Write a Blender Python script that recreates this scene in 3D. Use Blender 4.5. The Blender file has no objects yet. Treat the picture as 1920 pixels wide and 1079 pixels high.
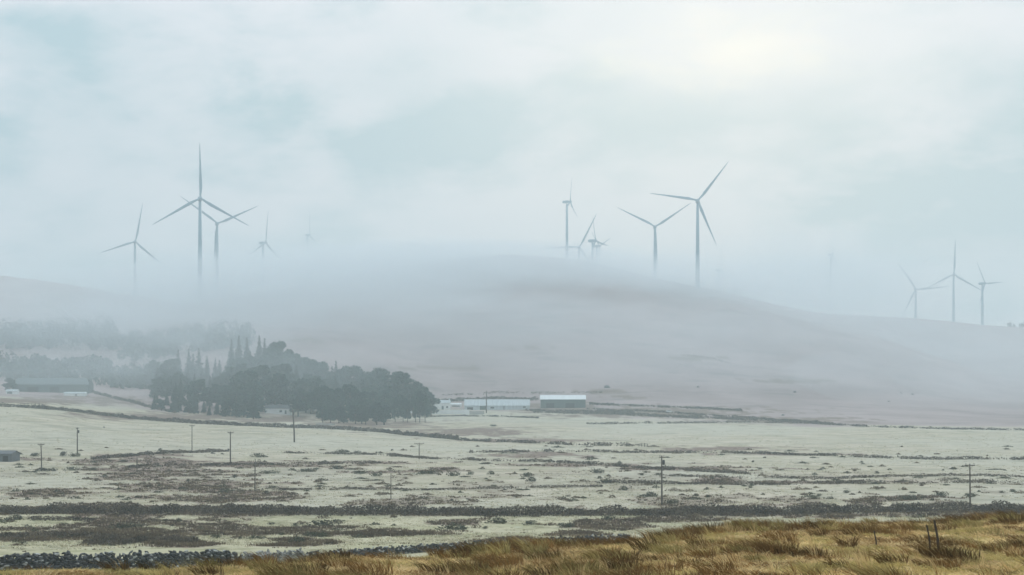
import bpy, math, random
import numpy as np
from mathutils import Vector, Matrix

R = math.radians
scene = bpy.context.scene
COL = scene.collection

# ------------------------------------------------------------------ camera
F, U0, YH = 2955.0, 960.0, 728.0           # focal length and horizon in 1920-px units
cam = bpy.data.cameras.new("camera")
cam.sensor_width = 36.0
cam.lens = F * 36.0 / 1920.0
cam.shift_y = (YH - 539.5) / 1920.0
cam.clip_start, cam.clip_end = 0.5, 20000
camo = bpy.data.objects.new("camera", cam)
camo.rotation_euler = (R(90), 0, 0)
COL.objects.link(camo)
scene.camera = camo

# ------------------------------------------------------------------ render / exposure
vs = scene.view_settings
vs.view_transform, vs.look, vs.gamma, vs.use_curve_mapping = 'Standard', 'None', 1.0, False
vs.exposure = 0.08
scene.cycles.max_bounces = 7
scene.cycles.diffuse_bounces = 3
scene.cycles.glossy_bounces = 2
scene.cycles.volume_bounces = 3
scene.cycles.use_denoising = True

# ------------------------------------------------------------------ world: overcast sky lit by a low sun behind cloud
SUN_AZ, SUN_EL = math.atan((1375 - U0) / F), math.atan((YH - 95) / F)
SUN_DIR = Vector((math.sin(SUN_AZ) * math.cos(SUN_EL), math.cos(SUN_AZ) * math.cos(SUN_EL), math.sin(SUN_EL)))
W = bpy.data.worlds.new("World")
scene.world = W
W.use_nodes = True


class NT:
    """tiny node-tree helper"""
    def __init__(s, tree):
        s.t = tree
        s.t.nodes.clear()

    def n(s, typ, **kw):
        nd = s.t.nodes.new(typ)
        for k, v in kw.items():
            setattr(nd, k, v)
        return nd

    def link(s, a, b):
        s.t.links.new(a, b)

    def val(s, sock, v):
        if isinstance(v, bpy.types.NodeSocket):
            s.link(v, sock)
        else:
            sock.default_value = v

    def math(s, op, a, b=0.0, clamp=False):
        m = s.n('ShaderNodeMath', operation=op, use_clamp=clamp)
        s.val(m.inputs[0], a)
        s.val(m.inputs[1], b)
        return m.outputs[0]

    def mix(s, f, a, b):
        m = s.n('ShaderNodeMix', data_type='RGBA')
        s.val(m.inputs[0], f)
        s.val(m.inputs[6], a)
        s.val(m.inputs[7], b)
        return m.outputs[2]

    def ramp(s, f, lo, hi):
        m = s.n('ShaderNodeMapRange', interpolation_type='SMOOTHSTEP')
        s.val(m.inputs[0], f)
        m.inputs[1].default_value, m.inputs[2].default_value = lo, hi
        return m.outputs[0]

    def noise(s, vec, scale, detail=4, rough=0.5, mapscale=None, loc=None, dist=0.0):
        if mapscale or loc:
            mp = s.n('ShaderNodeMapping')
            s.link(vec, mp.inputs[0])
            if mapscale:
                mp.inputs['Scale'].default_value = mapscale
            if loc:
                mp.inputs['Location'].default_value = loc
            vec = mp.outputs[0]
        nz = s.n('ShaderNodeTexNoise')
        s.link(vec, nz.inputs['Vector'])
        nz.inputs['Scale'].default_value = scale
        nz.inputs['Detail'].default_value = detail
        nz.inputs['Roughness'].default_value = rough
        nz.inputs['Distortion'].default_value = dist
        return nz.outputs['Fac']


def c4(r, g, b):
    return (r, g, b, 1.0)


w = NT(W.node_tree)
tc = w.n('ShaderNodeTexCoord').outputs['Generated']
sky = w.n('ShaderNodeTexSky', sky_type='NISHITA', sun_disc=False)
sky.sun_elevation, sky.sun_rotation = SUN_EL, SUN_AZ
sky.air_density, sky.dust_density = 1.0, 4.0
bg_clear = w.n('ShaderNodeBackground')
w.link(sky.outputs[0], bg_clear.inputs[0])
bg_clear.inputs[1].default_value = 0.05
# cloud deck: soft masses of grey-white and blue-grey, brighter overhead, and a bright thin patch where the sun sits
n1 = w.noise(tc, 6.5, 5, 0.5, (1, 1, 2.1), (3.1, 0.7, 1.9), 0.25)
n2 = w.noise(tc, 13.0, 5, 0.55, (1, 1, 2.4), (0.3, 5.2, 2.2), 0.2)
nn = w.math('ADD', w.math('MULTIPLY', n1, 0.68), w.math('MULTIPLY', n2, 0.32))
cl = w.ramp(nn, 0.33, 0.56)
# a few heavier teal cloud masses hang in these directions
for (cu, cr, rad, amt) in ((475, 262, 0.055, 0.5), (1850, 400, 0.08, 0.85), (170, 200, 0.085, 0.35), (740, 150, 0.075, 0.4), (1560, 520, 0.05, 0.5), (60, 90, 0.06, 0.3), (1130, 40, 0.05, 0.25)):
    cd = Vector(((cu - U0) / F, 1.0, (YH - cr) / F)).normalized()
    ds_ = w.n('ShaderNodeVectorMath', operation='DISTANCE')
    mp_ = w.n('ShaderNodeMapping')
    w.link(tc, mp_.inputs[0])
    mp_.inputs['Scale'].default_value = (0.65, 0.65, 1.0)
    w.link(mp_.outputs[0], ds_.inputs[0])
    ds_.inputs[1].default_value = (cd.x * 0.65, cd.y * 0.65, cd.z)
    q_ = w.math('ADD', ds_.outputs['Value'], w.math('MULTIPLY', w.math('SUBTRACT', n2, 0.5), 0.12))
    cl = w.math('SUBTRACT', cl, w.math('MULTIPLY', w.ramp(q_, rad, 0.0), amt), True)
ccol = w.mix(cl, c4(0.355, 0.505, 0.575), c4(0.665, 0.695, 0.755))
sep = w.n('ShaderNodeSeparateXYZ')
w.link(tc, sep.inputs[0])
el = w.math('MAXIMUM', sep.outputs[2], 0.0)
lift = w.math('ADD', 0.93, w.math('MULTIPLY', el, 1.15))
dotn = w.n('ShaderNodeVectorMath', operation='DISTANCE')
wrp = w.n('ShaderNodeMapping')
w.link(tc, wrp.inputs[0])
wrp.inputs['Scale'].default_value = (0.30, 0.30, 1.0)      # the thin patch is wider than it is high
w.link(wrp.outputs[0], dotn.inputs[0])
dotn.inputs[1].default_value = (SUN_DIR.x * 0.30, SUN_DIR.y * 0.30, SUN_DIR.z)
gd = w.math('ADD', dotn.outputs['Value'], w.math('MULTIPLY', w.math('SUBTRACT', n2, 0.5), 0.07))
glow_w = w.math('POWER', w.ramp(gd, 0.095, 0.0), 1.4)
glow_n = w.math('POWER', w.ramp(gd, 0.036, 0.0), 1.5)
gl = w.mix(w.math('MULTIPLY', glow_w, 0.55), ccol, c4(0.71, 0.74, 0.77))
gl = w.mix(w.math('MULTIPLY', glow_n, 0.8), gl, c4(0.93, 0.88, 0.79))
bg_cloud = w.n('ShaderNodeBackground')
w.link(gl, bg_cloud.inputs[0])
w.link(lift, bg_cloud.inputs[1])
mixw = w.n('ShaderNodeMixShader')
mixw.inputs[0].default_value = 0.93
w.link(bg_clear.outputs[0], mixw.inputs[1])
w.link(bg_cloud.outputs[0], mixw.inputs[2])
outw = w.n('ShaderNodeOutputWorld')
w.link(mixw.outputs[0], outw.inputs[0])

sl = bpy.data.lights.new("sun", 'SUN')
sl.energy, sl.angle, sl.color = 0.7, R(14), (1.0, 0.95, 0.87)
slo = bpy.data.objects.new("sun", sl)
slo.rotation_euler = SUN_DIR.to_track_quat('Z', 'Y').to_euler()
COL.objects.link(slo)

# ------------------------------------------------------------------ haze settings (objects are made further down)
HAZE_DENSITY = 0.00045
HAZE_COLOR = c4(0.81, 0.94, 0.98)
FOG_COLOR = c4(0.905, 0.97, 1.0)


# ================================================================== helpers
def link(o, parent=None):
    COL.objects.link(o)
    if parent is not None:
        o.parent = parent
    return o


def tag(o, label=None, cat=None, group=None, kind=None):
    if label:
        o['label'] = label
    if cat:
        o['category'] = cat
    if group:
        o['group'] = group
    if kind:
        o['kind'] = kind
    return o


def thing(name, label, cat, loc=(0, 0, 0), rz=0.0, group=None):
    o = bpy.data.objects.new(name, None)
    o.location = loc
    o.rotation_euler = (0, 0, rz)
    o.empty_display_size = 0.5
    link(o)
    return tag(o, label, cat, group)


class MB:
    """collects verts and faces for ONE mesh object"""
    def __init__(s):
        s.v, s.f, s.n = [], [], 0

    def add(s, v, f):
        v = np.asarray(v, dtype=np.float64).reshape(-1, 3)
        s.v.append(v)
        s.f.extend([tuple(int(i) + s.n for i in q) for q in f])
        s.n += len(v)

    def box(s, c, d, rz=0.0, taper=1.0):
        x, y, z = d[0] / 2, d[1] / 2, d[2] / 2
        v = np.array([(-x, -y, -z), (x, -y, -z), (x, y, -z), (-x, y, -z),
                      (-x * taper, -y * taper, z), (x * taper, -y * taper, z), (x * taper, y * taper, z), (-x * taper, y * taper, z)])
        if rz:
            ca, sa = math.cos(rz), math.sin(rz)
            v[:, :2] = v[:, :2] @ np.array([[ca, sa], [-sa, ca]])
        s.add(v + np.array(c), [(0, 3, 2, 1), (4, 5, 6, 7), (0, 1, 5, 4), (1, 2, 6, 5), (2, 3, 7, 6), (3, 0, 4, 7)])

    def tube(s, pts, rad, n=8, cap=True):
        pts = [Vector(p) for p in pts]
        rings = []
        for i, p in enumerate(pts):
            t = (pts[min(i + 1, len(pts) - 1)] - pts[max(i - 1, 0)]).normalized()
            a = t.orthogonal().normalized() if abs(t.z) < 0.9 else Vector((1, 0, 0))
            a = (a - t * a.dot(t)).normalized()
            b = t.cross(a)
            r = rad[i] if hasattr(rad, '__len__') else rad
            rings.append([p + a * (r * math.cos(2 * math.pi * k / n)) + b * (r * math.sin(2 * math.pi * k / n)) for k in range(n)])
        v = [q for ring in rings for q in ring]
        f = []
        for i in range(len(pts) - 1):
            for k in range(n):
                f.append((i * n + k, i * n + (k + 1) % n, (i + 1) * n + (k + 1) % n, (i + 1) * n + k))
        if cap:
            f.append(tuple(reversed(range(n))))
            f.append(tuple((len(pts) - 1) * n + k for k in range(n)))
        s.add(v, f)

    def build(s, name, mat, parent=None, smooth=False):
        v = np.concatenate(s.v)
        me = bpy.data.meshes.new(name)
        me.from_pydata(v.tolist(), [], s.f)
        if smooth:
            me.polygons.foreach_set('use_smooth', np.ones(len(me.polygons), dtype=bool))
        me.materials.append(mat)
        me.update()
        return link(bpy.data.objects.new(name, me), parent)


def quads_object(name, v, mat, parent=None, per=4, attrs=None):
    """fast mesh of separate polygons with `per` corners each; v is (N*per, 3)"""
    nf = len(v) // per
    me = bpy.data.meshes.new(name)
    me.vertices.add(len(v))
    me.vertices.foreach_set('co', np.ascontiguousarray(v, dtype=np.float32).ravel())
    me.loops.add(len(v))
    me.loops.foreach_set('vertex_index', np.arange(len(v), dtype=np.int32))
    me.polygons.add(nf)
    me.polygons.foreach_set('loop_start', np.arange(nf, dtype=np.int32) * per)
    me.polygons.foreach_set('loop_total', np.full(nf, per, dtype=np.int32))
    for k, a in (attrs or {}).items():
        at = me.attributes.new(k, 'FLOAT', 'POINT')
        at.data.foreach_set('value', np.ascontiguousarray(a, dtype=np.float32))
    me.materials.append(mat)
    me.update(calc_edges=True)
    return link(bpy.data.objects.new(name, me), parent)


def copy_tree(o, parent=None):
    c = o.copy()
    COL.objects.link(c)
    if parent is not None:
        c.parent = parent
    for ch in list(o.children):
        copy_tree(ch, c)
    return c


# ---------------------------------------------------------------- value noise in numpy
def vnoise(x, y, seed=0):
    xi, yi = np.floor(x).astype(np.int64), np.floor(y).astype(np.int64)
    xf, yf = x - xi, y - yi
    def h(a, b):
        k = (a * 374761393 + b * 668265263 + seed * 974711) & 0x7fffffff
        k = ((k ^ (k >> 13)) * 1274126177) & 0x7fffffff
        k = k ^ (k >> 16)
        return (k & 0xffff) / 65535.0
    u, v = xf * xf * (3 - 2 * xf), yf * yf * (3 - 2 * yf)
    return (h(xi, yi) * (1 - u) + h(xi + 1, yi) * u) * (1 - v) + (h(xi, yi + 1) * (1 - u) + h(xi + 1, yi + 1) * u) * v


def fbm(x, y, seed=0, oct=4):
    t, a, s = 0.0, 0.5, 0.0
    for i in range(oct):
        t = t + a * vnoise(x * 2 ** i, y * 2 ** i, seed + i * 17)
        s += a
        a *= 0.5
    return t / s


def sstep(a, b, x):
    t = np.clip((x - a) / (b - a), 0, 1)
    return t * t * (3 - 2 * t)


# ================================================================== terrain
KD = np.array([100, 120, 160, 233, 330, 450, 620, 800, 900, 1000, 1200, 1450, 1700, 2100, 2600, 3600.])
KU = np.array([-900, 0, 250, 420, 600, 780, 950, 1300, 1450, 1600, 1750, 1920, 2900.])
KZ = np.array([
    [-12.6, -13.5, -16.0, -18.5, -18.0, -14.0, -4.0, 3.0, 6.0, 14.0, 34.0, 60.0, 92.0, 140.0, 125.0, 110.0],
    [-12.8, -13.8, -16.2, -18.9, -18.7, -16.3, -8.2, -4.2, -2.5, 8.0, 36.0, 60.0, 90.0, 146.0, 120.0, 110.0],
    [-13.0, -14.2, -16.2, -18.9, -18.8, -17.3, -13.6, -10.5, -5.0, 5.0, 36.0, 62.0, 84.0, 122.0, 100.0, 100.0],
    [-13.2, -14.4, -16.3, -18.9, -18.9, -18.4, -14.8, -14.5, -4.0, 12.0, 42.0, 84.0, 94.0, 100.0, 98.0, 95.0],
    [-13.4, -14.6, -16.4, -18.9, -18.9, -18.8, -16.6, -17.0, -10.0, 4.0, 40.0, 92.0, 112.0, 104.0, 95.0, 90.0],
    [-13.6, -14.8, -16.4, -18.9, -18.9, -18.9, -18.4, -18.0, -15.5, -8.0, 34.0, 99.0, 128.0, 120.0, 100.0, 90.0],
    [-13.8, -15.0, -16.5, -18.9, -18.9, -18.9, -18.9, -17.4, -15.0, -12.0, 34.0, 104.0, 140.0, 138.0, 110.0, 95.0],
    [-14.0, -15.2, -16.8, -18.9, -18.9, -18.9, -18.9, -17.4, -14.5, -8.0, 27.0, 86.0, 108.0, 110.0, 95.0, 90.0],
    [-14.0, -15.2, -16.9, -18.9, -18.9, -18.9, -18.9, -17.6, -14.8, -8.5, 20.0, 70.0, 88.0, 96.0, 90.0, 85.0],
    [-14.0, -15.2, -16.9, -18.9, -18.9, -18.9, -18.9, -17.8, -15.2, -10.0, 12.0, 50.0, 68.0, 92.5, 85.0, 80.0],
    [-14.0, -15.2, -16.9, -18.9, -18.9, -18.9, -18.9, -18.0, -16.0, -12.0, 3.0, 27.0, 38.0, 88.5, 70.0, 75.0],
    [-14.0, -15.2, -16.9, -18.9, -18.9, -18.9, -18.9, -18.2, -17.0, -15.0, -8.0, 4.0, 14.0, 80.5, 70.0, 70.0],
    [-14.0, -15.2, -16.9, -18.9, -18.9, -18.9, -18.9, -18.2, -17.0, -15.0, -8.0, 0.0, 10.0, 70.0, 70.0, 70.0]])
KL = np.log(KD)


def hermite(xk, Y, x):
    """cubic along last axis of Y for each x (monotone-limited tangents)"""
    d = np.diff(Y, axis=-1) / np.diff(xk)
    m = np.zeros_like(Y)
    a, b = d[..., :-1], d[..., 1:]
    hm = np.where(a * b > 0, 2 * a * b / np.where(np.abs(a + b) < 1e-9, 1, a + b), 0)
    m[..., 1:-1] = hm
    m[..., 0], m[..., -1] = d[..., 0], d[..., -1]
    i = np.clip(np.searchsorted(xk, x) - 1, 0, len(xk) - 2)
    h = xk[i + 1] - xk[i]
    t = np.clip((x - xk[i]) / h, 0, 1)
    return ((2 * t**3 - 3 * t**2 + 1) * Y[..., i] + (t**3 - 2 * t**2 + t) * h * m[..., i]
            + (-2 * t**3 + 3 * t**2) * Y[..., i + 1] + (t**3 - t**2) * h * m[..., i + 1])


# dense table, then bilinear look-up
TU = np.linspace(-900, 2900, 381)
TL = np.linspace(math.log(100), math.log(3600), 300)
_rows = hermite(KL, KZ, TL)                        # (nU, 300)
TAB = hermite(KU, _rows.T, TU).T                   # (381, 300)


def table(u, d):
    fu = np.clip((u - TU[0]) / (TU[1] - TU[0]), 0, len(TU) - 1.001)
    fl = np.clip((np.log(np.maximum(d, 1)) - TL[0]) / (TL[1] - TL[0]), 0, len(TL) - 1.001)
    i, j = fu.astype(int), fl.astype(int)
    a, b = fu - i, fl - j
    return (TAB[i, j] * (1 - a) + TAB[i + 1, j] * a) * (1 - b) + (TAB[i, j + 1] * (1 - a) + TAB[i + 1, j + 1] * a) * b


BE_U = np.array([-900, 0, 300, 480, 800, 960, 1200, 1400, 1650, 1920, 2900.])
BE_D = np.array([22, 28, 30.5, 32, 37, 40, 43, 46, 50, 53, 60.])
BE_Y = np.array([1150, 1086, 1067, 1059, 1044, 1032, 1012, 993, 978, 970, 960.])   # ground row of the bank's edge


def bank_edge(u):
    return np.interp(u, BE_U, BE_D)


def height(x, y):
    x, y = np.asarray(x, float), np.asarray(y, float)
    yy = np.maximum(y, 1.0)
    r = np.sqrt(x * x + y * y)
    u = np.clip(U0 + F * x / yy, -900, 2900)
    u = np.where(y <= 1.0, np.where(x < 0, -900, 2900), u)
    d = np.where(y > 1.0, np.maximum(yy, r * 0.55), r)
    e = bank_edge(u)
    ze = (YH - np.interp(u, BE_U, BE_Y)) / F * e
    t = np.clip(d / e, 0, 1)
    bank = -1.75 + (ze + 1.75) * t ** 1.15
    bank = bank + (fbm(x * 0.35, y * 0.35, 5, 3) - 0.5) * 0.38 * sstep(8, 16, d) + (fbm(x * 1.3, y * 1.3, 9, 2) - 0.5) * 0.14
    tt = np.clip((d - e) / (115 - e), 0, 1)
    s = 1 - (1 - tt) ** 2.6
    val = table(u, d)
    amp = np.interp(d, [60, 130, 300, 700, 1100, 1500, 3000], [0.1, 0.25, 0.35, 0.7, 2.5, 5, 9])
    wl = np.interp(d, [60, 300, 800, 1500, 3000], [14, 28, 60, 130, 300])
    val = val + (fbm(x / 22, y / 22, 31, 3) - 0.5) * 2 * np.where(d < 500, amp, 0.35) + (fbm(x / 150, y / 150, 77, 4) - 0.5) * 2 * np.where(d < 650, 0, amp * sstep(650, 1100, d))
    return np.where(d < e, bank, bank * (1 - s) + val * s)


def H1(x, y):
    return float(height(np.array([x]), np.array([y]))[0])


def at(u, d):
    """ground point under picture column u at forward distance d"""
    x = (u - U0) / F * d
    return Vector((x, d, H1(x, d)))


_DS = np.exp(np.linspace(math.log(105), math.log(3000), 900))


def G(u, py, dmin=105):
    """ground point seen at picture column u, row py"""
    ds = _DS[_DS >= dmin]
    x = (u - U0) / F * ds
    row = YH - F * height(x, ds) / ds
    k = np.nonzero(row <= py)[0]
    d = ds[k[0]] if len(k) else 3000
    return at(u, float(d))


# ---------------------------------------------------------------- land cover (what grows where), used by the ground and by the plants
PATCH = [  # dark heather / peat patches: u, row, half width, half height
    (270, 866, 150, 8), (290, 888, 150, 15), (350, 912, 170, 14), (430, 932, 190, 12), (480, 873, 260, 4), (250, 1000, 60, 14), (160, 957, 260, 10), (560, 962, 320, 8),
    (960, 964, 330, 7), (1350, 962, 300, 7), (1800, 960, 250, 6), (820, 690, 90, 3), (1310, 672, 60, 3), (560, 638, 50, 4), (1500, 715, 90, 3), (1180, 745, 60, 3), (1000, 655, 70, 3), (1130, 735, 50, 3), (90, 1003, 150, 12), (250, 1005, 110, 17), (330, 1022, 70, 8),
    (1000, 853, 120, 6), (1080, 872, 160, 4), (700, 885, 160, 4), (600, 868, 200, 4), (1300, 880, 140, 5), (1500, 905, 160, 4),
    (1350, 903, 60, 7), (100, 925, 120, 8), (40, 860, 60, 6), (1250, 968, 90, 16), (1150, 985, 70, 10), (700, 1000, 120, 7), (560, 1018, 60, 12),
    (1700, 935, 60, 5), (1230, 774, 230, 11), (690, 795, 140, 10), (520, 787, 110, 6), (1480, 788, 160, 7), (1050, 768, 120, 9), (860, 811, 150, 9), (980, 826, 130, 4), (90, 752, 200, 8), (300, 782, 160, 8), (1350, 842, 130, 4), (1480, 852, 150, 3), (250, 857, 90, 5), (830, 883, 40, 7), (640, 880, 50, 6), (1640, 940, 40, 8)]
PATCH_W = [(u, G(u, r), hw, hh, r) for (u, r, hw, hh) in PATCH]


def cover(x, y, z):
    yy = np.maximum(y, 1.0)
    u = U0 + F * x / yy
    row = YH - F * z / yy
    d = np.sqrt(x * x + y * y)
    wob = fbm(x / 7.0, y / 7.0, 3, 4)
    wob2 = fbm(x / 26.0, y / 30.0, 13, 4)
    e = bank_edge(np.clip(u, -900, 2900))
    bank = 1 - sstep(0, 7, yy - e)
    bank = np.where(y < 1, 1.0, bank)
    dark = np.zeros_like(x)
    for (pu, p, hw, hh, pr) in PATCH_W:
        q = np.sqrt(((u - pu) / hw) ** 2 + ((row - pr) / hh) ** 2)
        q = q + (wob - 0.5) * 2.3 + (wob2 - 0.5) * 0.8
        dark = np.maximum(dark, 1 - sstep(0.65, 1.05, q))
    near = 1 - sstep(230, 300, d)
    rush = sstep(0.535, 0.62, fbm(x / 8.0, y / 13.0, 51, 4)) * (0.35 + 0.6 * near) * (1 - sstep(300, 430, d))
    dark = np.maximum(dark, rush * (y > 60))
    dark = dark * (1 - bank)
    # open hill and moor beyond the fields
    lim = np.interp(u, [-900, 0, 330, 700, 840, 1000, 1120, 1500, 1920, 2900], [760, 850, 830, 860, 960, 960, 880, 770, 770, 770])
    moor = sstep(-25, 40, d - lim + (wob2 - 0.5) * 130)
    return bank, moor, dark


def ground_sheet():
    uu = np.concatenate([np.arange(-860, -40, 20), np.arange(-40, 1960, 4.5), np.arange(1960, 2800, 20)])
    ang_f = np.arctan((uu - U0) / F)
    a0, a1 = ang_f[0], ang_f[-1]
    rest = np.linspace(a1, a0 + 2 * math.pi, 40)[1:-1]
    ang = np.concatenate([ang_f, rest])
    rr = np.concatenate([[0.6, 2, 4, 8], np.arange(12, 62, 0.55), np.exp(np.linspace(math.log(62), math.log(1000), 270)), np.exp(np.linspace(math.log(1006), math.log(3500), 150))])
    nA, nR = len(ang), len(rr)
    A, RR = np.meshgrid(ang, rr)                    # (nR, nA)
    # within the frame rings run at equal forward distance
    infr = np.cos(A) > 0.7
    Rr = np.where(infr, RR / np.maximum(np.cos(A), 0.7), RR / 0.7)
    X, Y = Rr * np.sin(A), Rr * np.cos(A)
    x, y = X.ravel(), Y.ravel()
    z = height(x, y)
    v = np.stack([x, y, z], 1)
    v = np.vstack([v, [[0, 0, H1(0, 0.3)]]])
    i = np.arange(nR - 1)[:, None] * nA
    k = np.arange(nA)[None, :]
    k2 = (k + 1) % nA
    q = np.stack([i + k, i + k2, i + nA + k2, i + nA + k], -1).reshape(-1, 4)[:, ::-1]
    fan = [(int(a), int(b), len(v) - 1) for a, b in zip(np.arange(nA), (np.arange(nA) + 1) % nA)]
    me = bpy.data.meshes.new('ground')
    me.from_pydata(v.tolist(), [], [tuple(t) for t in q.tolist()] + fan)
    b, m, dk = cover(v[:, 0], v[:, 1], v[:, 2])
    for nm, a in (('bank', b), ('moor', m), ('dark', dk)):
        at_ = me.attributes.new(nm, 'FLOAT', 'POINT')
        at_.data.foreach_set('value', a.astype(np.float32))
    me.polygons.foreach_set('use_smooth', np.ones(len(me.polygons), dtype=bool))
    me.update()
    return me


# ================================================================== materials
def mat_new(name):
    m = bpy.data.materials.new(name)
    m.use_nodes = True
    t = NT(m.node_tree)
    p = t.n('ShaderNodeBsdfPrincipled')
    o = t.n('ShaderNodeOutputMaterial')
    t.link(p.outputs[0], o.inputs[0])
    p.inputs['Specular IOR Level'].default_value = 0.2
    return m, t, p


def mat_plain(name, col, rough=0.6, var=0.25, scale=3.0, col2=None, metallic=0.0, stretch=None, spec=0.3):
    """paint / plaster / timber: base colour broken up by two scales of noise, with slight weathering and bump"""
    m, t, p = mat_new(name)
    oc = t.n('ShaderNodeTexCoord').outputs['Object']
    a = t.noise(oc, scale, 5, 0.6, stretch)
    b = t.noise(oc, scale * 7, 3, 0.6, stretch, (3, 1, 2))
    f = t.ramp(t.math('ADD', t.math('MULTIPLY', a, 0.65), t.math('MULTIPLY', b, 0.35)), 0.35, 0.65)
    c2 = col2 or tuple(c * (1 - var) for c in col)
    t.link(t.mix(f, c4(*c2), c4(*col)), p.inputs['Base Color'])
    p.inputs['Roughness'].default_value = rough
    p.inputs['Metallic'].default_value = metallic
    p.inputs['Specular IOR Level'].default_value = spec
    bp = t.n('ShaderNodeBump')
    bp.inputs['Strength'].default_value = 0.25
    bp.inputs['Distance'].default_value = 0.02
    t.link(b, bp.inputs['Height'])
    t.link(bp.outputs[0], p.inputs['Normal'])
    return m


def mat_leaf(name, cols, scale=0.4, transl=0.25, objrand=True):
    """foliage: three tones chosen by noise over the plant and by leaf/object random"""
    m, t, p = mat_new(name)
    oc = t.n('ShaderNodeTexCoord').outputs['Object']
    a = t.noise(oc, scale, 3, 0.6)
    geo = t.n('ShaderNodeNewGeometry').outputs['Random Per Island']
    f = t.math('ADD', t.math('MULTIPLY', t.ramp(a, 0.3, 0.7), 0.6), t.math('MULTIPLY', geo, 0.4))
    if objrand:
        f = t.math('ADD', t.math('MULTIPLY', f, 0.7), t.math('MULTIPLY', t.n('ShaderNodeObjectInfo').outputs['Random'], 0.3))
    c = t.mix(t.ramp(f, 0.15, 0.55), c4(*cols[0]), c4(*cols[1]))
    c = t.mix(t.ramp(f, 0.55, 0.95), c, c4(*cols[2]))
    t.link(c, p.inputs['Base Color'])
    p.inputs['Roughness'].default_value = 0.7
    if transl:
        tr = t.n('ShaderNodeBsdfTranslucent')
        t.link(c, tr.inputs[0])
        mx = t.n('ShaderNodeMixShader')
        mx.inputs[0].default_value = transl
        t.link(p.outputs[0], mx.inputs[1])
        t.link(tr.outputs[0], mx.inputs[2])
        t.link(mx.outputs[0], t.t.nodes['Material Output'].inputs[0])
    return m


def mat_ground():
    m, t, p = mat_new('ground_cover')
    oc = t.n('ShaderNodeTexCoord').outputs['Object']
    def attr(nm):
        return t.n('ShaderNodeAttribute', attribute_name=nm).outputs['Fac']
    big = t.noise(oc, 0.011, 5, 0.55, (1, 0.7, 1))
    mid = t.noise(oc, 0.09, 5, 0.6)
    fine = t.noise(oc, 0.8, 5, 0.65)
    # pale winter pasture: bleached grass with greener and browner drifts
    past = t.mix(t.ramp(mid, 0.35, 0.65), c4(0.395, 0.36, 0.245), c4(0.545, 0.48, 0.37))
    past = t.mix(t.ramp(big, 0.4, 0.62), past, c4(0.49, 0.46, 0.36))
    streak = t.ramp(t.noise(oc, 0.16, 6, 0.72, (0.5, 1, 1), (7, 2, 0)), 0.48, 0.66)
    past = t.mix(t.math('MULTIPLY', streak, 0.65), past, c4(0.235, 0.22, 0.14))
    past = t.mix(t.math('MULTIPLY', t.ramp(t.noise(oc, 0.3, 5, 0.7, (0.6, 1, 1), (1, 22, 0)), 0.55, 0.68), 0.4), past, c4(0.52, 0.51, 0.44))
    past = t.mix(t.math('MULTIPLY', t.ramp(fine, 0.52, 0.72), 0.55), past, c4(0.20, 0.19, 0.13))
    wet = t.math('MULTIPLY', t.ramp(t.noise(oc, 0.045, 6, 0.65, (1, 1, 1), (40, 3, 0)), 0.54, 0.64), 0.35)
    past = t.mix(wet, past, c4(0.23, 0.23, 0.17))
    # the wet meadow between the wall and the long hedge is greener and rougher
    sy = t.n('ShaderNodeSeparateXYZ')
    t.link(oc, sy.inputs[0])
    mead = t.mix(t.ramp(mid, 0.3, 0.65), c4(0.38, 0.362, 0.21), c4(0.53, 0.485, 0.33))
    mead = t.mix(t.math('MULTIPLY', t.ramp(t.noise(oc, 0.35, 6, 0.75, (0.7, 0.6, 1), (5, 9, 0)), 0.47, 0.66), 0.75), mead, c4(0.17, 0.16, 0.085))
    mead = t.mix(t.math('MULTIPLY', t.ramp(t.noise(oc, 0.5, 6, 0.75, (0.7, 0.5, 1), (15, 2, 0)), 0.56, 0.68), 0.5), mead, c4(0.50, 0.52, 0.42))
    past = t.mix(t.ramp(t.math('ADD', sy.outputs[1], t.math('MULTIPLY', mid, 30.0)), 275.0, 235.0), past, mead)
    # rushes, heather and peat
    hea = t.mix(t.ramp(fine, 0.35, 0.65), c4(0.13, 0.092, 0.07), c4(0.26, 0.19, 0.145))
    # open hill: dead purple-moor grass with darker heather runs
    moor = t.mix(t.ramp(t.noise(oc, 0.012, 6, 0.62, (1, 1, 2.4)), 0.36, 0.64), c4(0.30, 0.235, 0.222), c4(0.40, 0.32, 0.305))
    moor = t.mix(t.math('MULTIPLY', t.ramp(t.noise(oc, 0.05, 6, 0.7, (0.5, 1, 1)), 0.53, 0.68), 0.5), moor, c4(0.12, 0.11, 0.10))
    # near bank: straw, moss and brown litter
    bnk = t.mix(t.ramp(fine, 0.35, 0.62), c4(0.36, 0.24, 0.10), c4(0.74, 0.57, 0.27))
    bnk = t.mix(t.ramp(t.noise(oc, 0.5, 4, 0.6, None, (9, 0, 0)), 0.5, 0.68), bnk, c4(0.12, 0.11, 0.035))
    c = t.mix(attr('moor'), past, moor)
    c = t.mix(attr('dark'), c, hea)
    c = t.mix(attr('bank'), c, bnk)
    t.link(c, p.inputs['Base Color'])
    p.inputs['Roughness'].default_value = 0.9
    p.inputs['Specular IOR Level'].default_value = 0.1
    bp = t.n('ShaderNodeBump')
    bp.inputs['Strength'].default_value = 0.6
    bp.inputs['Distance'].default_value = 0.5
    t.link(t.math('ADD', t.math('MULTIPLY', fine, 0.3), mid), bp.inputs['Height'])
    t.link(bp.outputs[0], p.inputs['Normal'])
    return m


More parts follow.
